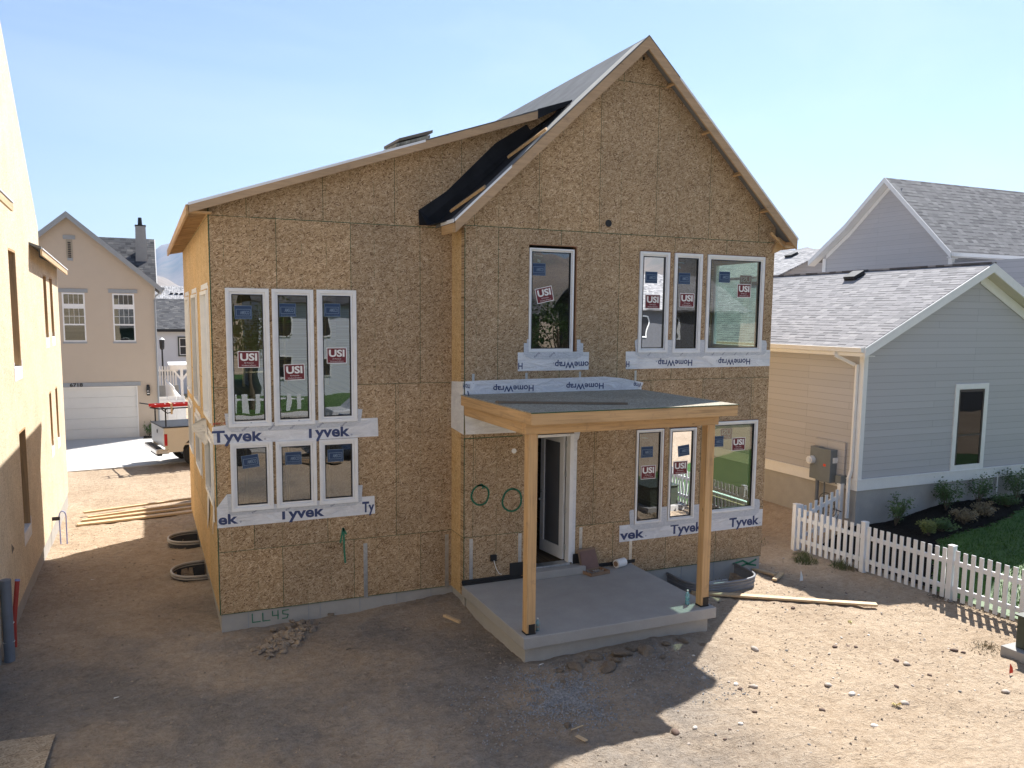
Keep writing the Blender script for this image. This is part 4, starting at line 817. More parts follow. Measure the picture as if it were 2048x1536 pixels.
lintel(-8.28, -7.18, 5.80, 5.95); lintel(-6.42, -5.32, 5.81, 5.96); lintel(-10.4, -5.33, 1.935, 2.10); lintel(-7.98, -7.54, 7.93, 8.09); lintel(-7.86, -7.66, 7.08, 7.19); lintel(-8.17, -7.28, 3.72, 3.80, 'sill'); lintel(-6.32, -5.42, 3.72, 3.80, 'sill')
m = MB(); m.box(-7.88, -7.65, GY-.025, GY-.001, 7.19, 7.93); lv = m.build('gable_vent', plain('vent tan', (.33, .29, .23), .7, .05), gh_)
m = MB()
for i in range(9): m.prism([(-7.82, GY-.03, 7.24+i*.073), (-7.71, GY-.03, 7.24+i*.073), (-7.71, GY-.05, 7.20+i*.073), (-7.82, GY-.05, 7.20+i*.073)], (0, .006, .0))
m.each('louvre', m_dark, lv)
m = MB()
for i in range(5): m.box(-10.28, -5.47, GY+.05, GY+.09, -.29+i*.442, -.29+i*.442+.436)
m.each('garage_door', m_garage, gh_)
m = MB(); m.box(-5.50, -5.465, GY-.02, GY+.05, -.29, 1.92); m.box(-10.3, -5.5, GY-.02, GY+.05, 1.885, 1.92); m.each('garage_trim', m_trim, gh_)
m = MB(); text_mesh(m, '6718', -8.0, 1.948, .14, GY-.045, 0, 0, .48, .03); m.build('house_number', m_black, gh_)
for x in (-8.13, -6.28):
    xr = x+.83
    m = MB(); m.ring(x, xr, 5.28, 5.79, .06, GY-.015, GY+.03); m.box(x, xr, GY-.01, GY+.03, 5.20, 5.28); m.ring(x, xr, 3.80, 5.20, .05, GY-.015, GY+.03); m.box(x+.05, xr-.05, GY-.01, GY+.03, 4.47, 4.53)
    for i in range(1, 4): a = x+.06+(.71*i/4); m.box(a-.006, a+.006, GY, GY+.012, 5.34, 5.73); m.box(a-.006, a+.006, GY, GY+.012, 4.53, 5.15)
    m.box(x+.05, xr-.05, GY, GY+.012, 4.83, 4.845)
    f = m.build('window', m_vinyl, gh_); m = MB(); m.box(x+.05, xr-.05, GY+.02, GY+.025, 3.85, 5.75); m.build('pane', m_glassd, f)
    m = MB()
    for i in range(34): m.box(x+.03, xr-.03, GY+.10, GY+.115, 3.85+i*.056, 3.85+i*.056+.042)
    m.build('blinds', plain('blinds', (.35, .33, .28), .6, .05), f)
    m = MB(); m.box(x-.1, xr+.1, GY+.2, GY+.22, 3.7, 5.9); m.build('room_shade_sheet', m_dark, f)  # dark sheet stands in for the unlit space behind the blinds
lp = MB(); lp.box(-5.12, -4.98, GY-.14, GY-.02, 1.55, 1.84); lp.prism([(-5.12, GY-.14, 1.84), (-4.98, GY-.14, 1.84), (-4.98, GY-.02, 1.84), (-5.12, GY-.02, 1.84)], (0, 0, .03)); lp.tube([(-5.05, GY-.08, 1.87), (-5.05, GY-.08, 1.97)], [.06, .025], 8); lp.box(-5.11, -4.99, GY-.02, GY, 1.5, 1.95); wl = lp.build('wall_lamp', m_black, gh_)
m = MB(); m.box(-5.10, -5.0, GY-.145, GY-.139, 1.58, 1.62); m.tube([(-5.08, GY-.146, 1.68), (-5.08, GY-.146, 1.73)], .012, 6); m.tube([(-5.03, GY-.146, 1.68), (-5.03, GY-.146, 1.73)], .012, 6); m.build('lamp_glass', m_white, wl)
m = MB(); m.box(-5.3, -4.4, GY-.7, GY-.03, -.32, -.235); tag(m.build('planting_bed', m_mulch, None, loc=(-4.9, GY-.4, -.3)), 'dark planting bed at the corner of the tan house', 'plant bed')

def shrub(name, x, y, z, r, h, n, mat, label, cat='shrub', group=None, stems=8, leaf=.035, seed=0):
    rnd = random.Random(seed); e = empty(name, (x, y, z), label, cat, group)
    m = MB(); tips = []
    for i in range(stems):
        a = rnd.uniform(0, 6.28); rr = r*rnd.uniform(.25, .95); hh = h*rnd.uniform(.6, 1.)
        p = [(x, y, z), (x+math.cos(a)*rr*.45, y+math.sin(a)*rr*.45, z+hh*.55), (x+math.cos(a)*rr, y+math.sin(a)*rr, z+hh)]
        m.tube(p, [.008, .006, .003], 5); tips += [Vector(p[1]), Vector(p[2]), (Vector(p[1])+Vector(p[2]))/2]
    m.build('stems', m_tree, e)
    m = MB()
    for i in range(n):
        c = rnd.choice(tips) + Vector((rnd.gauss(0, r*.16), rnd.gauss(0, r*.16), rnd.gauss(0, h*.10)))
        if c.z < z+.02: continue
        u = Vector((rnd.gauss(0, 1), rnd.gauss(0, 1), rnd.gauss(0, 1))).normalized(); v = u.orthogonal().normalized(); s_ = leaf*rnd.uniform(.6, 1.3)
        m.add([c-u*s_, c+v*s_*.45, c+u*s_, c-v*s_*.45], [(0, 1, 2, 3)])
    m.build('foliage', mat, e); return e
shrub('shrub', -5.07, GY-.3, -.25, .22, .6, 420, m_leaf, 'small dark green shrub under the black wall lamp', seed=3)

# ------------------------------------------------------------------ grey sided neighbour on the right
GX, GF = 10.10, .70
rh = empty('grey_house', (13.8, 6, 0), 'pale grey lap sided house with white trim and grey shingle roof', 'house')
RX = 13.78                                     # ridge x
def rz(x): return 6.38 - .50*abs(x-RX)
XR = 2*RX-GX
WZ = (13.17, 14.36, 1.26, 3.43)
def courses(m, P, u0, u1, z0, z1, lo, hi, holes=(), row=.16):
    z = z0; 
    while z < z1-.01:
        zt = min(z+row, z1); a, b = max(u0, lo(z)), min(u1, hi(z)); a2, b2 = max(u0, lo(zt)), min(u1, hi(zt))
        segs = [(a, b, a2, b2)]
        for h0, h1, h2, h3 in holes:
            if h2 < z+row*.5 < h3: segs = [(a, h0, a2, h0), (h1, b, h1, b2)]
        for q in segs:
            if q[1]-q[0] < .02: continue
            m.add([P(q[0], -.009, z), P(q[1], -.009, z), P(q[3], 0, zt+.004), P(q[2], 0, zt+.004), P(q[0], 0, z), P(q[1], 0, z)], [(0, 1, 3, 2), (0, 4, 5, 1)] if False else [(0, 1, 2, 3), (0, 4, 5, 1)])
        z += row
m = MB(); courses(m, lambda u, w_, z: (u, GF+w_, z), GX, XR, 1.26, 6.3, lambda z: RX-(6.38-z-.12)/.5, lambda z: RX+(6.38-z-.12)/.5, [WZ]); m.build('front_siding', m_sidx, rh)
m = MB(); m.prism([(GX, GF+.006, 1.0), (XR, GF+.006, 1.0), (XR, GF+.006, 4.4), (RX, GF+.006, 6.25), (GX, GF+.006, 4.4)], (0, .15, 0)); m.build('gable_wall', m_sidx, rh)
m = MB(); courses(m, lambda u, w_, z: (GX+w_, u, z), GF, 16, 1.26, 4.28, lambda z: -99, lambda z: 99); m.build('side_siding', m_sidy, rh)
m = MB(); m.box(GX+.006, GX+.16, GF+.16, 16, 1.0, 4.4); m.box(XR-.16, XR, GF+.16, 16, 1.0, 4.4); m.each('side_wall', m_sidy, rh)
m = MB(); m.box(GX+.01, XR-.01, GF+.012, 16, -.6, .995); m.build('foundation', m_found, rh)
m = MB(); m.box(GX-.03, XR+.03, GF-.03, GF+.004, .99, 1.23); m.box(GX-.045, XR+.045, GF-.045, GF+.004, 1.23, 1.262); m.each('water_table', m_trim, rh)
m = MB(); m.box(GX-.03, GX+.004, GF+.004, 16, .99, 1.23); m.box(GX-.045, GX+.004, GF+.004, 16, 1.23, 1.262); m.each('water_table', m_trim, rh)
m = MB(); m.box(GX-.022, GX+.11, GF-.024, GF-.001, 1.262, 4.3); m.box(GX-.024, GX-.001, GF-.001, GF+.11, 1.262, 4.28); m.each('corner_board', m_trim, rh, .003)
m = MB(); slab(m, [(GX-.36, GF-.33, rz(GX-.36)), (RX, GF-.33, rz(RX)), (RX, 16, rz(RX)), (GX-.36, 16, rz(GX-.36))], .05); slab(m, [(RX, GF-.33, rz(RX)), (XR+.36, GF-.33, rz(XR+.36)), (XR+.36, 16, rz(XR+.36)), (RX, 16, rz(RX))], .05)
rr_ = m.build('roof', m_shL, rh)
m = MB(); m.box(RX-.09, RX+.09, GF-.34, 16, 6.36, 6.40); m.build('ridge_cap', m_shL, rr_)
m = MB(); rake(m, GX-.37, RX, rz, GF-.33, .03, .22, -.012); m.build('rake_trim', m_trim, rr_)
m = MB(); rake(m, RX, XR+.37, rz, GF-.33, .03, .22, -.012); m.build('rake_trim', m_trim, rr_)
m = MB(); m.prism([(GX-.33, GF-.33, rz(GX-.36)-.19), (RX, GF-.33, rz(RX)-.24), (RX, GF+.0, rz(RX)-.24), (GX-.33, GF, rz(GX-.36)-.19)], (0, 0, .015)); m.prism([(RX, GF-.33, rz(RX)-.24), (XR+.33, GF-.33, rz(XR+.36)-.19), (XR+.33, GF, rz(XR+.36)-.19), (RX, GF, rz(RX)-.24)], (0, 0, .015)); m.each('soffit', plain('cream soffit', (.6, .56, .48), .6, .03), rr_)
m = MB(); rake(m, RX, XR+.1, rz, GF-.02, .015, .25, -.24); rake(m, GX, RX, rz, GF-.02, .015, .12, -.24); m.each('frieze_board', m_trim, rh)
m = MB()
ez_ = rz(GX-.36)-.01
m.prism([(GX-.37, GF-.33, ez_), (GX-.49, GF-.33, ez_), (GX-.47, GF-.33, ez_-.05), (GX-.46, GF-.33, ez_-.10), (GX-.37, GF-.33, ez_-.12)], (0, 15, 0)); gu = m.build('gutter', m_trim, rr_)
m = MB(); m.box(GX-.36, GX, GF-.3, 16, rz(GX-.36)-.21, rz(GX-.36)-.19); m.box(GX-.37, GX-.35, GF-.32, 16, ez_-.18, ez_-.04); m.each('eave_soffit', m_trim, rr_)
m = MB(); yds = GF+.13
for p, q in (((GX-.40, GF+.5, ez_-.1), (GX-.40, GF+.5, ez_-.2)), ((GX-.40, GF+.5, ez_-.2), (GX-.07, GF+.2, ez_-.42)), ((GX-.07, yds, ez_-.40), (GX-.07, yds, 1.45)), ((GX-.07, yds, 1.47), (GX-.13, yds, 1.28)), ((GX-.13, yds, 1.30), (GX-.13, yds, .32))): m.bar(p, q, .075, .06, (0, 1, 0))
m.each('downspout', m_trim, gu, .008)
m = MB(); m.ring(WZ[0], WZ[1], WZ[2]+.0, WZ[3], .135, GF-.035, GF+.03); wf = m.build('window_casing', m_trim, rh, .003)
a, b, c, d = 13.31, 14.22, 1.33, 3.28
m = MB(); m.ring(a, b, c, d, .05, GF-.03, GF+.05); m.box(a+.05, b-.05, GF-.026, GF+.04, 2.12, 2.17); sf = m.build('sash', m_dark, wf)
m = MB(); m.box(a+.05, b-.05, GF-.02, GF-.016, c+.05, d-.05); m.build('pane', glass('dark pane', (.2, .22, .22), 1.4), wf); m = MB(); m.box(a, b, GF-.012, GF+.03, c, d); m.build('room_shade_panel', m_black, wf)  # black panel painted in for the unlit interior behind the pane
def rvent(x, y, nm='roof_vent', par=None, zf=rz, s=1.):
    z = zf(x); m = MB(); P = [(x-.20*s, y-.2*s, zf(x-.2*s)+.01), (x+.20*s, y-.2*s, zf(x+.2*s)+.01), (x+.20*s, y+.2*s, zf(x+.2*s)+.01), (x-.2*s, y+.2*s, zf(x-.2*s)+.01)]
    m.prism(P, (0, 0, .02)); m.prism([(x-.24*s, y-.2*s, z+.02), (x+.12*s, y-.2*s, z+.2), (x+.16*s, y-.2*s, z+.11), (x+.1*s, y-.2*s, z+.04), (x-.2*s, y-.2*s, z-.06)], (0, .4*s, 0)); o = m.build(nm, m_black, par or rr_); return o
rvent(13.35, 4.2); rvent(13.35, 8.2)
# taller gable volume behind, ridge along x
TX = 18.0; TY = 7.57
th_ = empty('tall_grey_house', (22, 8, 0), 'taller grey sided house with a flared white rake, rising behind the low roof', 'house')
def tz(y):
    d = abs(y-TY)
    return 9.77 - (.985*d if y < TY else (.865*d if d < 1.63 else .865*1.63+(d-1.63)*.70))
ye, yw = 4.86, 10.88
m = MB(); prof = [ye, TY, TY+1.63, yw]
m.prism([(TX+.3, 5.05, 0), (TX+.3, 10.45, 0), (TX+.3, 10.45, tz(10.45)-.1), (TX+.3, TY+1.63, tz(TY+1.63)-.1), (TX+.3, TY, tz(TY)-.1), (TX+.3, 5.05, tz(5.05)-.1)], (.15, 0, 0)); 
def cl(z): return TY-(9.67-z)/.985
def ch2(z): d = (8.87-z)/1.02; return TY+d if d < 1.15 else TY+1.63+(d-1.15)*1.02/.62
courses(m, lambda u, w_, z: (TX+.3+w_, u, z), 5.05, 10.45, 4.9, 9.6, cl, ch2); tg = m.build('upper_gable_wall', m_sidy, th_)
m = MB(); courses(m, lambda u, w_, z: (u, 5.05+w_, z), TX+.3, 34, 4.9, 6.98, lambda z: -99, lambda z: 99); m.box(TX+.32, 34, 5.056, 2.2, 4.5, 6.8); m.each('upper_side_wall', m_sidx, th_)
m = MB(); m.box(TX+.276, TX+.40, 5.026, 5.049, 4.8, 6.95); m.box(TX+.276, TX+.299, 5.049, 5.17, 4.8, 6.95); m.box(TX+.276, TX+.299, 10.3, 10.46, 4.8, 7.25); m.each('corner_board', m_trim, th_)
m = MB()
for y0, y1 in ((ye, TY), (TY, TY+1.63), (TY+1.63, yw)):
    m.prism([(TX, y0, tz(y0)), (TX, y1, tz(y1)), (TX, y1, tz(y1)-.05), (TX, y0, tz(y0)-.05)], (16, 0, 0))
t = m.build('upper_roof', None if False else shingles('upper shingles', (.17, .165, .17), (.24, .235, .235), (.30, .295, .29), 'xy', .125), th_)
for y0, y1 in ((ye, TY), (TY, TY+1.63), (TY+1.63, yw)):
    m = MB(); m.prism([(TX-.002, y0, tz(y0)+.01), (TX-.002, y1, tz(y1)+.01), (TX-.002, y1, tz(y1)-.17), (TX-.002, y0, tz(y0)-.17)], (-.03, 0, 0)); m.build('rake_trim', m_trim, t)
    m = MB(); m.prism([(TX+.31, y0, tz(y0)-.19), (TX+.31, y1, tz(y1)-.19), (TX, y1, tz(y1)-.19), (TX, y0, tz(y0)-.19)], (0, 0, .015)); m.each('soffit', m_trim, t)
    if y0 != ye or True:
        m = MB(); m.prism([(TX+.284, max(y0, 5.17), tz(max(y0, 5.17))-.2), (TX+.284, min(y1, 10.3), tz(min(y1, 10.3))-.2), (TX+.284, min(y1, 10.3), tz(min(y1, 10.3))-.36), (TX+.284, max(y0, 5.17), tz(max(y0, 5.17))-.36)], (.012, 0, 0)); m.each('frieze_board', m_trim, th_)
m = MB(); m.box(TX, 34, ye-.10, ye-.002, tz(ye)-.12, tz(ye)-.01); m.build('gutter', m_trim, t)
m = MB(); m.box(TX+.05, 34, ye, 5.05, tz(ye)-.15, tz(ye)-.12); m.each('eave_soffit', m_trim, t)
# electric meter
em = empty('electric_panel', (GX-.1, 1.6, 1.1), 'grey electric meter panel with conduits on the side of the grey house', 'meter panel')
m = MB(); m.box(GX-.06, GX-.012, 1.06, 2.0, 1.262, 2.08); m.build('backing_board', m_sidy, em)
m = MB(); m.box(GX-.24, GX-.06, 1.70, 1.97, 1.10, 1.89); m.box(GX-.27, GX-.06, 1.28, 1.695, 1.08, 1.88); m.build('cabinet', m_grey, em, .006)
m = MB(); m.tube([(GX-.24, 1.88, 1.56), (GX-.36, 1.88, 1.56)], [.10, .095], 20); mt = m.build('meter', m_white, em); m = MB(); m.tube([(GX-.361, 1.88, 1.56), (GX-.385, 1.88, 1.56)], .06, 16); m.build('meter_glass', m_sash, mt)
m = MB(); m.box(GX-.20, GX-.02, 1.0, 1.17, 1.08, 1.30); m.build('junction_box', m_grey, em); m = MB(); m.box(GX-.2, GX-.05, 1.262, 1.278, 1.56, 1.69); m.build('switch', m_white, em)
m = MB(); m.box(GX-.272, GX-.271, 1.42, 1.50, 1.46, 1.52); m.build('warning_label', m_flago, em)
for y, r in ((1.80, .045), (1.57, .022)): m = MB(); m.tube([(GX-.13, y, 1.1), (GX-.13, y, -.1)], r, 10); m.build('conduit', m_pvc if r > .03 else m_grey, em)
m = MB(); m.tube([(GX-.12, 1.08, 1.1), (GX-.12, 1.09, .2)], .006, 6); m.build('thin_cable', m_black, em)
m = MB(); cc = Vector((9.75, 1.25, .62))
for k in range(4):
    m.tube([cc + Vector((math.cos(a*.35)*.02*k, math.cos(a*.35+k)*(.26+.02*k), math.sin(a*.35+k)*(.24-.02*k)-.08*k)) for a in range(15)], .007, 5)
m.tube([(9.78, 1.0, .15), (9.78, 1.0, .62)], .015, 6); m.tube([(9.76, .8, .5), (9.8, 1.3, .52)], .012, 6); tag(m.build('cable_coil', m_black, None, loc=(9.75, 1.2, .4)), 'loose coils of black cable behind the picket fence corner', 'cable')
m = MB(); m.tube([(14.9, GF-.07, 1.05), (14.9, GF-.07, .1)], .015, 8); tag(m.build('vent_pipe', m_white, None, loc=(14.9, GF-.07, .1)), 'thin white pipe against the foundation beside the shrubs', 'pipe')
# house further back
fh = empty('distant_house', (26, 24, 0), 'grey shingled roof with black vents peeking out behind the gable', 'house')
def fz(x): return 8.55-.42*abs(x-26)
m = MB(); slab(m, [(21.2, 17.5, fz(21.2)), (26, 17.5, fz(26)), (26, 34, fz(26)), (21.2, 34, fz(21.2))], .06); slab(m, [(26, 17.5, fz(26)), (31, 17.5, fz(31)), (31, 34, fz(31)), (26, 34, fz(26))], .06); fr_ = m.build('roof', m_shFar, fh)
m = MB(); m.box(21.6, 30.6, 18, 33.5, -.4, 6.4); m.build('wall', m_sidx, fh)
m = MB(); m.prism([(21.6, 18, 6.4), (30.6, 18, 6.4), (26, 18, 8.4)], (0, .1, 0)); m.build('gable', m_sidx, fh)
for y in (19.6, 21.8, 23.6): rvent(25.2, y, par=fr_, zf=fz, s=1.2)

# ------------------------------------------------------------------ picket fence
def fence(name, label, posts, cap=True, hgt=1.0, zoff=0., tips=False):
    root = empty(name, (posts[0][0], posts[0][1], gh(*posts[0][:2])), label, 'fence')
    for i, (x, y) in enumerate(posts):
        z = gh(x, y); m = MB(); m.box(x-.055, x+.055, y-.055, y+.055, z-.1, z+hgt+.06); m.box(x-.062, x+.062, y-.062, y+.062, z+hgt+.06, z+hgt+.075); m.build('post', m_vinyl, root, .004)
    for (x0, y0), (x1, y1) in zip(posts[:-1], posts[1:]):
        z0, z1 = gh(x0, y0), gh(x1, y1); d = Vector((x1-x0, y1-y0, 0)); L_ = d.length; d.normalize(); nrm = Vector((-d.y, d.x, 0))
        if nrm.dot(Vector((-1, -.6, 0))) < 0: nrm = -nrm
        for hz in (.22, .72):
            m = MB(); m.bar((x0+d.x*.055, y0+d.y*.055, z0+hz*hgt+.03), (x1-d.x*.055, y1-d.y*.055, z1+hz*hgt+.03), .04, .09); m.build('rail', m_vinyl, root, .003)
        n = int(round((L_-.1)/.158))
        for k in range(n):
            s_ = .055+(L_-.11)*(k+.5)/n; c = Vector((x0, y0, z0)) + d*s_; c.z = z0+(z1-z0)*s_/L_; a = nrm*.0205
            m = MB(); w2 = .042; zt = c.z+hgt-random.uniform(0, .012); zb = c.z+.04
            p = [c+a-d*w2, c+a+d*w2]; m.prism([(p[0].x, p[0].y, zb), (p[1].x, p[1].y, zb), (p[1].x, p[1].y, zt), (p[0].x, p[0].y, zt)], nrm*.018); m.build('picket', m_vinyl, root, .002)
fence('picket_fence', 'white vinyl picket fence along the edge of the green lawn', [(8.46, .88), (8.61, -.95), (8.71, -2.91), (8.80, -4.87), (8.92, -6.8)])
fence('picket_fence', 'short white picket return behind the corner post, running to the grey house', [(8.66, .98), (9.93, 1.02)], hgt=.95)

# ------------------------------------------------------------------ mulch bed, lawn and planting
gsheet('mulch_bed', [(8.95, .70), (8.85, -2.4), (9.9, -1.62), (10.78, -.95), (11.88, -.67), (12.85, -.57), (15.1, .0), (17, .3), (20, .3), (20, .69)], m_mulch, 'dark bark mulch bed along the grey house', lambda x, y: gh(x, y)+.05+.02*noise.noise(Vector((x*6, y*6, 0))))
gsheet('lawn', [(9.9, -1.62), (10.78, -.95), (11.88, -.67), (12.85, -.57), (15.1, .0), (17, .3), (20, .3), (26, -4), (20, -14), (8.85, -9), (8.85, -2.4)], m_grass, 'shaded green lawn behind the picket fence', lambda x, y: gh(x, y)+.045, .12)
LE = [(8.8, -2.4), (9.9, -1.62), (10.78, -.95), (11.88, -.67), (12.85, -.57), (15.1, .0), (17, .3), (40, .3)]
def lawnedge(x):
    for (a, b), (c, d) in zip(LE[:-1], LE[1:]):
        if x < c: return b+(d-b)*(x-a)/(c-a)
    return .3
rnd = random.Random(5); m = MB()
for i in range(26000):
    x = 9.15+rnd.random()**1.3*8; y = -6+rnd.random()*6.5
    yb = lawnedge(x)
    if y > yb+rnd.uniform(-.08, .06): continue
    z = gh(x, y)+.04; a = rnd.uniform(0, 6.28); h = rnd.uniform(.03, .075); s_ = rnd.uniform(.004, .009)*1.5; lx, ly = rnd.gauss(0, .02), rnd.gauss(0, .02)
    m.add([(x-math.cos(a)*s_, y-math.sin(a)*s_, z), (x+math.cos(a)*s_, y+math.sin(a)*s_, z), (x+lx, y+ly, z+h)], [(0, 1, 2)])
tag(m.build('grass', m_grass), 'short grass blades covering the lawn', 'grass', None, 'stuff')
m = MB()
for i in range(4200):
    x = rnd.uniform(9.0, 17); y = rnd.uniform(-2.2, .66)
    yb = lawnedge(x)
    if y < yb-.1: continue
    z = gh(x, y)+.06; u = Vector((rnd.gauss(0, 1), rnd.gauss(0, 1), rnd.gauss(0, .5))).normalized()*rnd.uniform(.015, .04); v = Vector((rnd.gauss(0, 1), rnd.gauss(0, 1), rnd.gauss(0, .5))).normalized()*.012
    c = Vector((x, y, z)); m.add([c-u, c+v, c+u, c-v], [(0, 1, 2, 3)])
tag(m.build('bark_chips', m_mulch), 'dark bark chips strewn over the bed', 'mulch', None, 'stuff')
for i, (x, y, r, h, n, mt_, lab) in enumerate([(11.0, .33, .3, .62, 420, m_leaf, 'first leafy shrub from the downspout in the dark mulch bed'), (12.7, .35, .45, .62, 650, m_leaf, 'broad leafy shrub left of the black window in the mulch bed'),
    (13.9, .4, .35, .66, 380, m_leaf, 'tall thin shrub right under the black window'), (15.3, .35, .5, .7, 650, m_leaf, 'leafy shrub beside the thin white pipe'), (16.7, .3, .4, .5, 300, m_leaf, 'last shrub of the bed near the right picture edge'),
    (10.95, -.62, .2, .3, 520, m_leafy, 'small bright green ball shrub at the lawn edge'), (11.55, -.45, .3, .28, 420, m_leaf, 'low dark shrub right of the bright ball shrub'), (12.5, -.3, .34, .3, 420, m_dry, 'low brownish shrub in the middle of the bed edge'), (13.4, -.15, .34, .3, 420, m_dry, 'brownish feathery shrub farther along the bed edge'), (14.6, .1, .34, .3, 380, m_leaf, 'low shrub at the far end of the bed edge')]):
    shrub('shrub', x, y, gh(x, y)+.03, r*1.15, h*1.1, int(n*1.8), mt_, lab, 'shrub', 'shrubs in the mulch bed', stems=9, leaf=.033, seed=20+i)
def tuft(x, y, r, h, n, mat, label, group, seed):
    rn = random.Random(seed); m = MB()
    for i in range(n):
        a = rn.uniform(0, 6.28); d = r*rn.random()**.7; px, py = x+math.cos(a)*d, y+math.sin(a)*d; z = gh(px, py)-.01; hh = h*rn.uniform(.4, 1.)*(1-.5*d/r); b = rn.uniform(0, 6.28); s_ = .006
        lx, ly = rn.gauss(0, .05), rn.gauss(0, .05)
        m.add([(px-math.cos(b)*s_, py-math.sin(b)*s_, z), (px+math.cos(b)*s_, py+math.sin(b)*s_, z), (px+lx*.5+math.cos(b)*s_*.8, py+ly*.5+math.sin(b)*s_*.8, z+hh*.6), (px+lx, py+ly, z+hh)], [(0, 1, 2, 3)])
    tag(m.build('weed_tuft', mat, None, loc=(x, y, gh(x, y))), label, 'weeds', group)
WG = 'weeds at the foot of the fence'
tuft(8.0, .05, .28, .28, 260, m_weed, 'largest green weed tuft in front of the fence corner', WG, 1); tuft(8.28, .45, .2, .16, 110, m_weed, 'low green weeds touching the corner fence post', WG, 2)
tuft(8.42, -.55, .25, .26, 170, m_weed, 'spiky green weed left of the second fence post', WG, 3); tuft(8.5, -.75, .18, .16, 90, m_dry, 'small dry tuft at the base of the second fence post', WG, 4)
tuft(7.9, 1.9, .5, .22, 200, m_weed, 'green weeds between the two houses', WG, 5); tuft(7.5, 2.6, .6, .18, 200, m_dry, 'dry straw coloured weeds between the two houses', WG, 6)
tuft(7.25, -4.75, .35, .12, 150, m_dry, 'thin dry weeds beside the orange marker flag', WG, 7); tuft(6.75, -6.2, .2, .1, 60, m_weed, 'tiny weeds at the lower right picture edge', WG, 8)
m = MB()
for i in range(700):
    s_ = rnd.random(); x = 8.66+.25*s_+rnd.gauss(0, .09); y = -2.6-2.4*s_; z = gh(x, y)+.02; u = Vector((rnd.gauss(0, 1), rnd.gauss(0, 1), rnd.gauss(0, .4))).normalized()*rnd.uniform(.02, .06); v = u.orthogonal().normalized()*.006; c = Vector((x, y, z+rnd.random()*.03)); m.add([c-u, c+v, c+u, c-v], [(0, 1, 2, 3)])
tag(m.build('leaf_litter', m_tree), 'dark twigs and bark gathered under the fence', 'litter', None, 'stuff')
# utility box
ub = empty('utility_box', (7.9, -5.5, -.3), 'dark green utility box on a grey pad at the right edge', 'utility box')
m = MB(); m.box(7.36, 8.3, -6.2, -5.12, -.14, .37); m.build('cabinet', m_box, ub, .015)
m = MB(); m.box(7.33, 8.33, -6.23, -5.09, .37, .40); m.build('lid', m_box, ub, .008)
m = MB(); m.box(7.22, 8.5, -6.4, -4.98, -.34, -.14); m.build('pad', m_conc, ub, .01)

# ------------------------------------------------------------------ timber, flags and debris on the ground
def plank(name, p, q, w_, h, mat, label, group='loose boards'):
    m = MB(); m.bar(p, q, w_, h); return tag(m.build(name, mat, None, .003, loc=p), label, 'board', group)
def gz_(x, y, o=.02): return gh(x, y)+micro(x, y)+o
plank('long_board', (4.4, -.75, -.26), (7.13, -2.66, -.24), .14, .04, m_ly, 'long board on the dirt from the grey window well towards the fence')
plank('short_board', (6.52, .0, -.27), (6.66, -.52, -.26), .09, .04, m_ly, 'short board lying by the right house corner'); plank('short_board', (6.86, -.48, -.26), (6.42, -.76, -.26), .09, .04, m_lx, 'short board with a pale sawn end beside the white flag')
plank('long_board', (-6.72, 10.69, -.30), (-1.5, 12.2, -.30), .10, .05, m_lx, 'rearmost long board in the alley'); plank('long_board', (-6.60, 10.35, -.36), (-1.5, 11.75, -.34), .10, .06, m_lx, 'middle long board in the alley, raised on its edge')
plank('long_board', (-6.72, 10.12, -.38), (-1.5, 11.15, -.37), .14, .05, m_lx, 'stained long board between the alley boards'); plank('long_board', (-6.80, 9.69, -.38), (-1.5, 10.55, -.37), .2, .05, m_lx, 'widest board of the alley, nearest the camera')
plank('wood_block', (-.52, -.47, -.12), (-.36, -.82, -.14), .06, .04, m_lx, 'short wood offcut left of the porch slab', 'wood scraps'); plank('wood_block', (-.75, .42, -.12), (-.6, .36, -.12), .04, .03, m_greyw, 'tiny dark offcut near the inner corner', 'wood scraps')
plank('wood_block', (-2.3, .56, -.21), (-2.2, .52, -.21), .05, .03, m_greyw, 'small brown block against the left foundation', 'wood scraps')
plank('wood_block', (-.25, -4.7, -.25), (-.2, -4.86, -.25), .06, .01, m_lx, 'flat pale scrap below the gravel patch', 'wood scraps'); plank('wood_stick', (-.05, -4.5, -.25), (-.25, -4.55, -.25), .015, .012, m_lx, 'thin stick at the bottom of the gravel patch', 'wood scraps')
m = MB(); m.prism([(-8.0, -2.05, -.24), (-6.22, -2.2, -.25), (-6.28, -3.3, -.25), (-8.2, -3.6, -.24)], (0, 0, .015)); tag(m.build('strand_board_sheet', m_osb_n if False else osb('dusty sheet', 'xy', [(.2, .15, .1), (.3, .23, .16), (.38, .3, .21), (.45, .36, .26), (.5, .42, .32)], seams=False, lines=False), None, loc=(-7, -2.8, -.25)), 'dusty sheet of strand board lying at the lower left corner', 'board')
def flag(x, y, mat, label, h=.22):
    z = gz_(x, y, 0); e = empty('marker_flag', (x, y, z), label, 'flag', 'marker flags stuck in the dirt'); m = MB(); m.tube([(x, y, z-.05), (x+.01, y, z+h)], .003, 5); m.build('wire', m_metal, e)
    m = MB(); m.add([(x+.01, y, z+h), (x-.035, y-.03, z+.03), (x+.05, y-.03, z+.03), (x+.06, y-.01, z+.10)], [(0, 1, 2, 3)]); o = m.build('flag_cloth', mat, e); s2 = o.modifiers.new('s', 'SOLIDIFY'); s2.thickness = .002
flag(6.91, -.95, m_flagw, 'small white marker flag in the shade near the fence', .24); flag(6.66, -5.52, m_flago, 'small orange marker flag in the sunlit dirt at the right', .17)
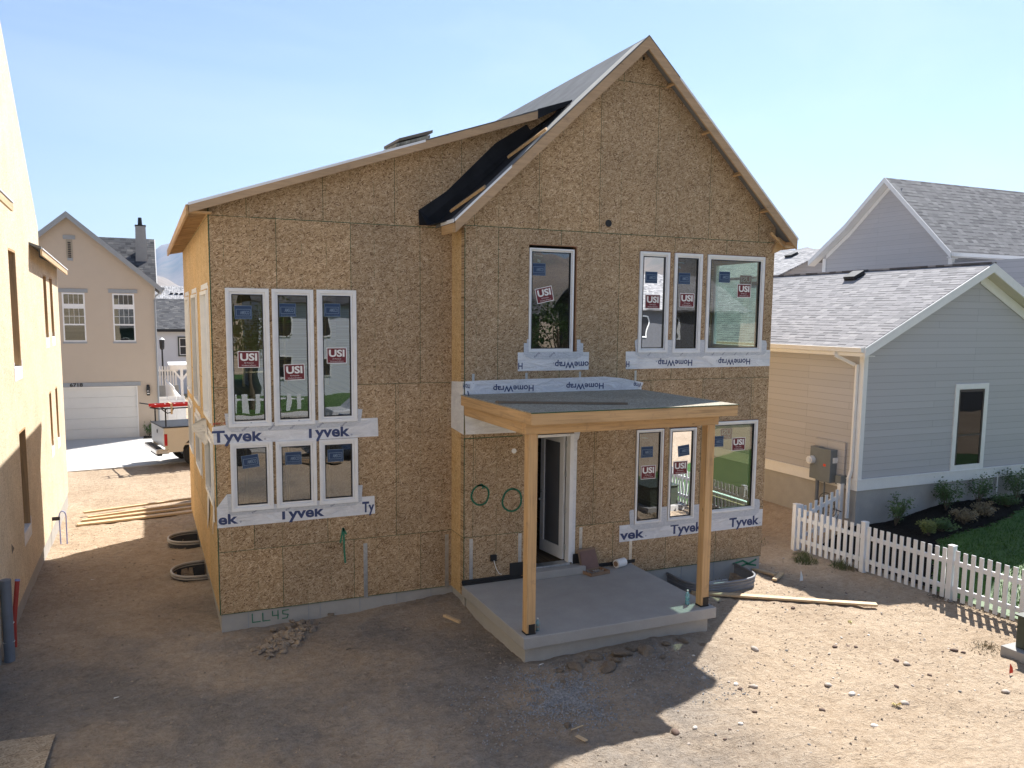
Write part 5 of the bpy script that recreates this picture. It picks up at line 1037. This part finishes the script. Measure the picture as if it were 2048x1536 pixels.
# stones: a few shapes, each stone an object of its own
m_stone = [plain('pale stone', (.42, .36, .31), .85, .2, 25., bump=.3), plain('brown stone', (.13, .085, .065), .85, .2, 25., bump=.3), plain('white stone', (.62, .58, .53), .85, .15, 25., bump=.3), plain('grey stone', (.22, .21, .20), .85, .2, 25., bump=.3)]
import bmesh
def stone_mesh(seed, mat, flat=.55, rough=.3, sub=2):
    bm = bmesh.new(); bmesh.ops.create_icosphere(bm, subdivisions=sub, radius=1.)
    for v in bm.verts:
        n_ = noise.noise(v.co*1.3+Vector((seed*3.1, 0, 0)))*rough + noise.noise(v.co*3+Vector((0, seed*7., 0)))*rough*.4; v.co *= 1+n_; v.co.z *= flat
    me = bpy.data.meshes.new('stone'); bm.to_mesh(me); bm.free(); me.materials.append(mat)
    if rough < .35: me.polygons.foreach_set('use_smooth', [True]*len(me.polygons))
    return me
SM = [stone_mesh(i, m_stone[i % 4]) for i in range(8)]
def put(me, name, x, y, s, label, cat, group, rn, sink=.25, zr=None, el=1.35):
    o = bpy.data.objects.new(name, me); sc.collection.objects.link(o); o.scale = (s*el, s, s); o.rotation_euler = (rn.uniform(-.2, .2), rn.uniform(-.2, .2), rn.uniform(0, 6.28)); o.location = (x, y, (gz_(x, y, 0) if zr is None else zr) + s*.45*(1-sink*2)); return tag(o, label, cat, group)
rn = random.Random(11)
big = [(3.68, -3.38, .055, 0), (5.47, -4.53, .04, 1), (5.54, -4.66, .05, 0), (6.67, -4.60, .045, 1), (6.72, -4.72, .03, 1), (3.85, -4.76, .05, 0), (3.96, -5.09, .045, 2), (5.24, -3.79, .03, 1), (5.30, -3.90, .03, 1), (5.0, -3.75, .04, 1), (5.50, -5.10, .03, 1), (5.69, -2.07, .04, 1), (4.4, -5.6, .05, 0), (6.05, -5.9, .055, 0), (2.3, -3.9, .04, 0), (2.6, -4.25, .035, 2), (2.75, -4.45, .05, 0), (2.55, -4.4, .03, 1), (1.9, -5.2, .03, 2), (2.3, -5.0, .03, 1), (.95, -5.1, .05, 1), (1.25, -5.1, .03, 2), (3.2, -5.3, .035, 1), (3.5, -5.9, .04, 2), (4.7, -5.2, .03, 1), (5.9, -3.6, .025, 2)]
for x, y, s, k in big:
    put(SM[k+4*rn.randint(0, 1)], 'stone', x, y, s, ['pale rounded stone on the sunlit dirt', 'dark brown stone on the sunlit dirt', 'whitish stone on the sunlit dirt'][k], 'stone', 'larger stones in the yard', rn)
for i in range(150):
    while True:
        x, y = rn.uniform(-6.5, 8), rn.uniform(-6.2, .4)
        if x > 2.2+rn.uniform(-4, 1.5)*.7 and not (-.2 < x < 3.7 and y > -2.9) and y < .4-(x < 6.7)*.6: break
    k = rn.choice([0, 0, 1, 1, 2, 3]); put(SM[k+4*rn.randint(0, 1)], 'pebble', x, y, rn.uniform(.008, .022), 'small pebble scattered on the bare dirt', 'stone', 'pebbles scattered over the dirt', rn)
SC_ = [stone_mesh(20+i, m_dirt, .5, .55, 2) for i in range(4)]
for x, y, s in [(1.13, -2.79, .12), (1.09, -3.20, .15), (1.53, -2.87, .17), (.69, -2.95, .13), (1.95, -2.92, .15), (1.33, -3.02, .09), (1.75, -2.78, .08), (2.4, -2.8, .08), (2.75, -2.76, .09), (.4, -2.95, .07), (1.2, -3.02, .06), (.95, -2.85, .06), (2.1, -3.15, .05), (.3, -3.3, .05), (3.0, -2.95, .05), (-.2, -4.35, .06)]:
    put(SC_[rn.randint(0, 3)], 'dirt_clod', x, y, s*.8, 'lump of dried earth in front of the porch slab', 'clod', 'dirt clods in front of the porch', rn, .3)
cl_ = empty('dirt_heap', (-3.1, .2, -.28), 'small heap of broken dirt clods against the left foundation', 'dirt heap')
m = MB()
for i in range(190):
    f = rn.random(); x = -3.45+f*.75+rn.gauss(0, .13); y = -.45+f*.8+rn.gauss(0, .12)*1.2
    if y > .58: y = .58-rn.random()*.1
    s_ = rn.uniform(.02, .065); hz = .13*math.exp(-((x+3.05)**2+(y-.3)**2)/.08)
    me = SC_[rn.randint(0, 3)]; Rm = Matrix.Rotation(rn.uniform(0, 6), 4, 'Z') @ Matrix.Rotation(rn.uniform(0, 1), 4, 'X')
    c = Vector((x, y, gh(x, y)+hz*rn.random()+.01)); m.add([c + (Rm @ v.co)*s_ for v in me.vertices], [tuple(p.vertices) for p in me.polygons])
m.build('clods', m_dirt, cl_)['kind'] = 'stuff'
m = MB(); oc = [(1, 0, 0), (-1, 0, 0), (0, 1, 0), (0, -1, 0), (0, 0, 1), (0, 0, -1)]; of = [(0, 2, 4), (2, 1, 4), (1, 3, 4), (3, 0, 4), (2, 0, 5), (1, 2, 5), (3, 1, 5), (0, 3, 5)]
for i in range(6500):
    if rn.random() < .8:
        a = rn.uniform(0, 6.28); r = abs(rn.gauss(0, .42)); x = .12+math.cos(a)*r*.75+.15*math.sin(a*3); y = -3.65+math.sin(a)*r*1.05
    else: x, y = rn.uniform(-1.4, 2.6), rn.uniform(-4.6, -2.72)
    if y > -2.62 and -.1 < x < 3.6: continue
    s_ = rn.uniform(.007, .021); c = Vector((x, y, gz_(x, y, .003))); Rm = Matrix.Rotation(rn.uniform(0, 6), 3, Vector((rn.random(), rn.random(), rn.random())))
    m.add([c+Rm @ Vector((p[0]*s_*rn.uniform(.7, 1.4), p[1]*s_*rn.uniform(.6, 1.1), p[2]*s_*.7)) for p in oc], of)
tag(m.build('gravel', plain('blue grey gravel', (.27, .27, .275), .85, .45, 30.)), 'patch of grey crushed gravel in front of the porch slab', 'gravel', None, 'stuff')
m = MB()
for i in range(15000):
    x, y = rn.uniform(-7, 8.6), rn.uniform(-6.5, 11)
    if (-4.2 < x < 6.8 and y > -.05) or (-.1 < x < 3.6 and y > -2.7) or (x < -4.1 and rn.random() < .3): continue
    s_ = .004+.017*rn.random()**2.2; c = Vector((x, y, gz_(x, y, .0)))
    m.add([c+Vector((p[0]*s_*1.3, p[1]*s_, p[2]*s_*.8)) for p in oc], of)
tag(m.build('grit', plain('dry crumbs', (.30, .24, .18), .9, .45, 9.)), 'loose grit and crumbs over the bare dirt', 'grit', None, 'stuff')
for x, y, a, lab in ((6.1, -3.05, .5, 'crumpled pale yellow leaf on the sunlit dirt'), (4.25, -5.6, 2., 'curled yellow leaf at the bottom of the sunlit dirt')):
    m = MB(); z = gz_(x, y, .01)
    for k in range(5): an = a+k*.7; m.add([(x, y, z), (x+.05*math.cos(an), y+.05*math.sin(an), z+.02+.01*k), (x+.07*math.cos(an+.35), y+.07*math.sin(an+.35), z), (x+.05*math.cos(an+.7), y+.05*math.sin(an+.7), z+.015)], [(0, 1, 2, 3)])
    tag(m.build('dry_leaf', plain('yellow leaf', (.6, .5, .2), .6), None, loc=(x, y, z)), lab, 'leaf')
for x, y, lab in ((-6.2, 4.4, 'white paper scrap in the alley dirt'), (-5.6, -1.3, 'white paper scrap nearer the lower left board'), (-2.3, -.9, 'dark rag scrap in front of the left wall'), (.2, -2.72, 'thin white plastic strip against the slab footing')):
    m = MB(); z = gz_(x, y, .012); m.prism([(x, y, z), (x+.07, y+.01, z+.01), (x+.06, y+.04, z), (x, y+.03, z)], (0, 0, .004)); tag(m.build('scrap', m_black if 'dark' in lab else m_white, None, loc=(x, y, z)), lab, 'scrap')

# ------------------------------------------------------------------ pickup truck with ladder rack
tk = empty('pickup_truck', (-1.8, 18.5, -.26), 'beige pickup truck with a black rack carrying a red ladder', 'pickup truck')
TYF, TYB, ZG = 16.5, 18.45, -.29
def side_profile(x0, x1, zb, zt, wheel=None):
    pts = [(x0, zb), ]
    if wheel:
        wx, wr = wheel; pts += [(wx-wr, zb)] + [(wx+wr*math.cos(a), max(zb, ZG+.42+wr*math.sin(a))) for a in [PI*(1-i/10) for i in range(11)]] + [(wx+wr, zb)]
    return pts + [(x1, zb), (x1, zt), (x0, zt)]
m = MB(); pr = side_profile(-4.58, -2.45, .14, .98, (-3.55, .46))
m.prism([(x, TYF, z) for x, z in pr], (0, .05, 0)); m.prism([(x, TYB-.05, z) for x, z in pr], (0, .05, 0)); m.box(-4.6, -2.45, TYF+.05, TYB-.05, .35, .42)
m.prism([(-2.42, TYF, .14), (-1.95, TYF, .14), (-.4, TYF, .14), (-.05, TYF, .14), (.85, TYF, .14), (.95, TYF, .55), (.8, TYF, .95), (-.35, TYF, 1.0), (-.9, TYF, 1.55), (-2.1, TYF, 1.6), (-2.42, TYF, 1.0)], (0, TYB-TYF, 0))
m.build('body', m_beige, tk, .03)
m = MB(); m.prism([(-4.62, TYF+.02, .33), (-4.62, TYB-.02, .33), (-4.62, TYB-.02, .98), (-4.62, TYF+.02, .98)], (.05, 0, 0)); tg_ = m.build('tailgate', m_silver, tk, .02)
m = MB(); m.prism([(-4.64, TYF-.01, .985), (-4.64, TYB+.01, .985), (-4.64, TYB+.01, 1.02), (-4.64, TYF-.01, 1.02)], (2.2, 0, 0)); m.build('bed_liner', m_black, tk)
m = MB(); m.tube([(-4.625, 17.45, .78), (-4.632, 17.45, .78)], .07, 14); m.build('badge', m_black, tg_)
m = MB(); m.box(-4.60, -4.50, TYF-.012, TYF+.13, .38, .78); m.each('tail_light', m_tail, tk, .012)
m = MB(); m.box(-4.60, -4.50, TYB-.13, TYB+.012, .38, .78); m.each('tail_light', m_tail, tk, .012)
m = MB(); m.box(-4.88, -4.63, TYF+.02, TYB-.02, .12, .28); m.box(-4.88, -4.45, TYF-.01, TYF+.06, .10, .26); m.build('bumper', m_chrome, tk, .03); m = MB(); m.box(-4.84, -4.66, TYF+.2, TYB-.2, .285, .30); m.box(-4.75, -4.6, TYF+.4, TYB-.4, -.02, .1); m.build('bumper_step', m_black, tk)
m = MB(); m.prism([(-1.9, TYF-.003, 1.08), (-.95, TYF-.003, 1.05), (-1.2, TYF-.003, 1.42), (-1.95, TYF-.003, 1.48)], (0, .002, 0)); m.build('side_glass', m_dark, tk)
m = MB(); m.prism([(-2.0, TYF+.1, 1.1), (.7, TYF+.1, 1.1), (.7, TYF+.1, .2), (-4.4, TYF+.1, .2), (-4.4, TYF+.1, .5)], (0, TYB-TYF-.2, 0)); m.build('chassis', m_black, tk)
for x in (-3.55, .15):
    for y0, y1 in ((TYF+.02, TYF+.26), (TYB-.26, TYB-.02)):
        m = MB(); m.tube([(x, y0, ZG+.42), (x, y1, ZG+.42)], .42, 24); wl_ = m.build('wheel', m_tyre, tk, .03); m = MB(); m.tube([(x, y0-.005, ZG+.42), (x, y1+.005, ZG+.42)], .23, 20); m.build('rim', m_metal, wl_)
for x in (-4.5, -3.0):
    m = MB()
    for y in (TYF+.15, TYB-.15): m.tube([(x, y, .98), (x, y, 1.62)], .025, 8)
    m.tube([(x, TYF+.05, 1.62), (x, TYB-.05, 1.62)], .025, 8); m.build('rack_hoop', m_black, tk)
m = MB()
for y in (TYF+.1, TYB-.1): m.tube([(-5.0, y, 1.70), (-4.7, y, 1.64), (.4, y, 1.66)], .022, 8)
m.each('rack_rail', m_black, tk)
m = MB(); m.tube([(-4.62, TYF+.12, 1.62), (-4.45, TYF+.12, 1.48), (-4.3, TYF+.12, 1.5), (-4.25, TYF+.12, 1.62)], .02, 6); m.build('rack_hook', m_black, tk)
ld = empty('red_ladder', (-2.5, 17.0, 1.88), 'red extension ladder strapped on the pickup rack', 'ladder')
for y in (16.62, 17.02): m = MB(); m.box(-4.95, .2, y, y+.035, 1.69, 1.79); m.build('rail', m_red, ld)
for i in range(16): x = -4.75+i*.31; m = MB(); m.tube([(x, 16.65, 1.76), (x, 17.03, 1.76)], .017, 8); m.build('rung', m_white, ld)
m = MB(); m.box(-4.34, -4.28, 16.58, 16.62, 1.44, 1.80); m.box(-4.34, -4.28, 16.58, 17.1, 1.80, 1.81); m.build('strap', m_lx, ld)


for _o in list(tk.children_recursive) + list(ld.children_recursive):
    if 'wheel' in _o.name or 'rim' in _o.name: continue
    for v in _o.data.vertices: v.co.z += .13
for _e in (tk, ld):
    _e.matrix_world = Matrix.Translation((-4.62, 16.5, 0)) @ Matrix.Rotation(R(11), 4, 'Z') @ Matrix.Translation((4.62, -16.5, 0)) @ Matrix.Translation(_e.location)

# ------------------------------------------------------------------ between the houses, far down the alley
wh = empty('white_house', (-1, 46, 0), 'white house with dark shingle roof glimpsed down the alley', 'house')
m = MB(); m.box(-12, 8, 45, 52, -.4, 3.85); m.build('wall', m_whitewall, wh); m = MB(); m.box(-12, 8, 44.97, 45, .95, 1.25); m.each('base_trim', m_greyl, wh)
m = MB(); m.prism([(-12, 44.7, 3.9), (8, 44.7, 3.9), (8, 48.6, 5.95), (-12, 48.6, 5.95)], (0, 0, .08)); m.prism([(-12, 52, 4.2), (8, 52, 4.2), (8, 48.6, 5.95), (-12, 48.6, 5.95)], (0, 0, .08)); r_ = m.build('roof', m_shD, wh); m = MB(); m.box(-12, 8, 44.66, 44.7, 3.82, 4.0); m.build('fascia', m_black, r_)
m = MB(); m.ring(-3.18, -2.15, 2.2, 3.5, .09, 44.93, 44.98); wf_ = m.build('window', m_box, wh); m = MB(); m.ring(-3.09, -2.24, 2.29, 3.41, .05, 44.94, 44.985); m.box(-3.05, -2.3, 44.95, 44.98, 2.82, 2.88); m.build('sash', m_trim, wf_); m = MB(); m.box(-3.05, -2.28, 44.985, 44.99, 2.33, 3.37); m.build('pane', m_dark, wf_)
uh = empty('grey_roofed_house', (-1, 60, 0), 'flatter grey roof showing above the dark shingle roof', 'house')
m = MB(); m.box(-14, 9, 60, 70, -.4, 5.2); m.build('wall', m_whitewall, uh); m = MB(); m.prism([(-14, 59.6, 5.4), (9, 59.6, 5.4), (9, 64, 7.3), (-14, 64, 7.3)], (0, 0, .1)); ur = m.build('roof', m_shFar, uh)
for x in (-3.0, -2.6, -2.2, -1.8): m = MB(); m.box(x-.12, x+.12, 62.2, 62.4, 6.6, 6.78); m.build('roof_vent', m_black, ur)
lpst = empty('street_lamp', (-4.45, 40, -.4), 'slim black street lamp post in front of the white house', 'street lamp')
m = MB(); m.tube([(-4.25, 38, -.4), (-4.25, 38, 2.9)], [.07, .045], 10); m.build('pole', m_black, lpst); m = MB(); m.tube([(-4.25, 38, 2.9), (-4.25, 38, 3.0), (-4.25, 38, 3.5)], [.05, .13, .15], 10); m.build('lantern', m_black, lpst); m = MB(); m.tube([(-4.25, 38, 3.5), (-4.25, 38, 3.62)], [.17, .03], 10); m.build('lamp_cap', m_white, lpst)
vf = empty('vinyl_fence', (-3.7, 30, -.4), 'white vinyl privacy fence running away beside the tan house', 'fence')
def panel(a, b, h0, h1, pr, nm='fence_panel'):
    a, b = Vector((*a, -.4)), Vector((*b, -.4)); m = MB(); n = max(2, int((b-a).length/.3))
    for i in range(n): p, q = a.lerp(b, i/n), a.lerp(b, (i+.94)/n); m.bar((p.x, p.y, (h0-.4)/2-.1), (q.x, q.y, (h0-.4)/2-.1), .03, h0+.2)
    m.build(nm, m_vinyl, pr); m = MB(); m.bar((a.x, a.y, h0-.4), (b.x, b.y, h1-.4), .11, .10); m.build('top_rail', m_vinyl, pr)
panel((-3.55, 25.6), (-3.85, 31), 1.35, 1.5, vf); panel((-3.85, 31), (-4.15, 37), 1.5, 1.65, vf); panel((-4.66, 25.5), (-3.55, 25.6), 1.55, 1.55, vf, 'gate')
pf2 = empty('low_picket_fence', (-4.1, 39, -.4), 'short white picket fence beyond the privacy fence', 'fence')
for i in range(8): m = MB(); x = -4.6+i*.14; m.box(x, x+.07, 37.4, 37.44, .9, 2.0); m.build('picket', m_vinyl, pf2)
m = MB(); m.box(-4.7, -3.45, 37.45, 37.5, 1.7, 1.8); m.build('rail', m_vinyl, pf2)
m = MB(); m.box(-4.7, -3.45, 37.45, 37.55, -.4, .9); m.build('lower_panel', m_greyl, pf2)
pg = empty('pergola', (-3.2, 36, -.4), 'white timber pergola post with angled braces behind the fence', 'pergola')
m = MB(); m.box(-3.42, -3.28, 35.0, 35.14, -.4, 1.95); m.build('post', m_trim, pg); m = MB(); m.box(-3.9, -2.0, 34.95, 35.2, 1.95, 2.15); m.build('beam', m_trim, pg)
m = MB(); m.bar((-3.78, 35.07, 1.95), (-3.38, 35.07, 1.4), .1, .1, (0, 1, 0)); m.build('brace', m_trim, pg); m = MB(); m.bar((-2.9, 35.07, 1.95), (-3.32, 35.07, 1.4), .1, .1, (0, 1, 0)); m.build('brace', m_trim, pg)
m = MB(); m.box(-4.0, -2.0, 34.8, 38, 2.15, 2.22); m.build('canopy', m_trim, pg)
tuft(-3.4, 41.5, 1.0, .5, 300, m_weed, 'tall yellow green weeds in front of the white house', WG, 31)
sheet('far_pavement', [(-12, 40), (8, 40), (8, 44), (-12, 44)], m_drive, 'pale pavement in front of the white house', -.3)

# ------------------------------------------------------------------ across the street, mirrored in the panes
def mirror_house(x, y, w_, d_, h_, rise, wall, roof, label):
    e = empty('street_house', (x, y, -.4), label, 'house')
    m = MB(); m.box(x, x+w_, y-d_, y, -.4, h_); m.build('wall', wall, e)
    m = MB(); m.prism([(x-.4, y+.5, h_-.1), (x+w_+.4, y+.5, h_-.1), (x+w_+.4, y-d_/2, h_+rise), (x-.4, y-d_/2, h_+rise)], (0, 0, .12)); m.prism([(x-.4, y-d_-.5, h_-.1), (x+w_+.4, y-d_-.5, h_-.1), (x+w_+.4, y-d_/2, h_+rise), (x-.4, y-d_/2, h_+rise)], (0, 0, .12)); m.build('roof', roof, e)
    for i in range(int(w_/2.6)):
        for z in (.8, 3.6):
            if z+1.4 > h_: continue
            a = x+1+i*2.6; m = MB(); m.ring(a, a+1.1, z, z+1.5, .1, y, y+.06); f = m.build('window', m_trim, e); m = MB(); m.box(a+.1, a+1., y+.005, y+.02, z+.1, z+1.4); m.build('pane', m_dark, f)
mirror_house(-9, -38, 8.5, 9, 3.3, 2.6, plain('green siding', (.10, .14, .12), .6), m_shX, 'dark green bungalow across the street, mirrored in the left panes')
mirror_house(1.5, -40, 8, 9, 5.8, 2.4, m_whitewall, m_shD, 'white two storey house across the street, mirrored in the left panes')
mirror_house(24, -34, 10, 9, 5.6, 2.6, plain('charcoal siding', (.10, .10, .11), .6), m_shX, 'charcoal house across the street, mirrored in the right panes')
mirror_house(12, -40, 9, 9, 5.2, 2.6, plain('brown siding', (.13, .10, .075), .6), m_shD, 'brown house across the street, mirrored in the narrow panes')
m_asph = concrete('asphalt', (.06, .06, .062), 2., .3, .2)
sheet('road', [(-60, -28), (70, -28), (70, -18.5), (-60, -18.5)], m_asph, 'asphalt street behind the viewer', -.27); sheet('pavement', [(-60, -29.7), (70, -29.7), (70, -28.2), (-60, -28.2)], m_drive, 'concrete pavement along the street', -.22)
sheet('front_lawn', [(-60, -60), (70, -60), (70, -30.4), (-60, -30.4)], m_grass, 'green lawns in front of the street houses', -.24)
def tree(x, y, h, label, seed):
    rn_ = random.Random(seed); e = empty('street_tree', (x, y, -.3), label, 'tree', 'trees along the street'); m = MB(); m.tube([(x, y, -.3), (x+.1, y, h*.4), (x, y, h*.7)], [.14, .10, .05], 8)
    tips = []
    for i in range(9): a_ = i*.7; p = Vector((x+math.cos(a_)*h*.26, y+math.sin(a_)*h*.26, h*(.6+.35*rn_.random()))); m.tube([(x, y, h*.38), p], [.05, .015], 5); tips.append(p)
    m.build('trunk', m_tree, e); m = MB()
    for i in range(1500):
        c = rn_.choice(tips)+Vector((rn_.gauss(0, h*.09), rn_.gauss(0, h*.09), rn_.gauss(0, h*.08))); u = Vector((rn_.gauss(0, 1), rn_.gauss(0, 1), rn_.gauss(0, 1))).normalized(); v = u.orthogonal().normalized(); m.add([c-u*.11, c+v*.06, c+u*.11, c-v*.06], [(0, 1, 2, 3)])
    m.build('crown', m_leaf, e)
tree(-4.5, -32, 4.5, 'small leafy tree in front of the green bungalow', 1); tree(.2, -33, 5.5, 'taller leafy tree between the street houses', 2); tree(18, -31.5, 6, 'leafy tree by the brown street house', 3)
def car(x, y, mat, label):
    e = empty('parked_car', (x, y, -.27), label, 'car', 'cars parked along the street'); z = -.27
    pr_ = [(0, .35), (.15, .85), (.9, .95), (1.5, 1.5), (3.3, 1.55), (4.2, .98), (4.6, .8), (4.65, .35)]
    m = MB(); m.prism([(x+a_, y, z+b_) for a_, b_ in pr_], (0, 1.8, 0)); m.build('body', mat, e, .06)
    m = MB(); m.prism([(x+a_, y+1.81, z+b_) for a_, b_ in [(1.15, 1.0), (1.6, 1.42), (3.2, 1.46), (3.9, 1.0)]], (0, .01, 0)); m.build('side_glass', m_dark, e)
    for a_ in (.85, 3.75):
        for yy in (y+.0, y+1.6): m = MB(); m.tube([(x+a_, yy, z+.33), (x+a_, yy+.22, z+.33)], .33, 18); m.build('wheel', m_tyre, e)
car(.1, -16.4, plain('blue car paint', (.02, .05, .12), .25, .03, spec=.7), 'dark blue parked car mirrored in the lower left panes'); car(-5.9, -16.9, m_silver, 'silver parked car mirrored in the leftmost lower pane'); car(2.5, -24.3, plain('white car paint', (.7, .7, .7), .25, .02, spec=.7), 'white parked car mirrored in the left panes')
bs = empty('added_plywood_stack', (.3, -14.9, -.28), 'unseen plywood stack behind the viewer, added for contrast in a lower pane', 'board stack')  # added out of view to break up the reflection in the lower panes
for i in range(5): m = MB(); o_ = .05*math.sin(i*2.1); m.box(-1.1+o_, 1.2+o_, -15.5, -14.3, -.24+i*.035, -.21+i*.035); m.build('board', m_rx if i % 2 else m_greyw, bs)
for i in range(18): 
    if i == 0: wf2 = empty('street_picket_fence', (-2, -31, -.3), 'white picket fence in front of the street houses', 'fence')
    m = MB(); m.box(-7+i*.55, -6.75+i*.55, -31.05, -31, -.25, .75); m.build('picket', m_vinyl, wf2)
m = MB(); m.box(-7, 2.8, -31.1, -31.05, .4, .5); m.build('rail', m_vinyl, wf2)

# ------------------------------------------------------------------ haze between here and the mountains
m = MB(); m.box(-7200, 7200, -7200, 7200, -80, 900); t = NT('haze air'); t.t.nodes.remove(t.b)
pv = t.n('ShaderNodeVolumePrincipled', i_Color=(.48, .64, .95, 1), i_Density=.00012, i_Anisotropy=.3); t.link(pv.outputs[0], t.t.nodes['Material Output'].inputs['Volume'])
hz_ = m.build('haze', t.m); tag(hz_, 'thin blue haze in the distance', None, None, 'stuff')
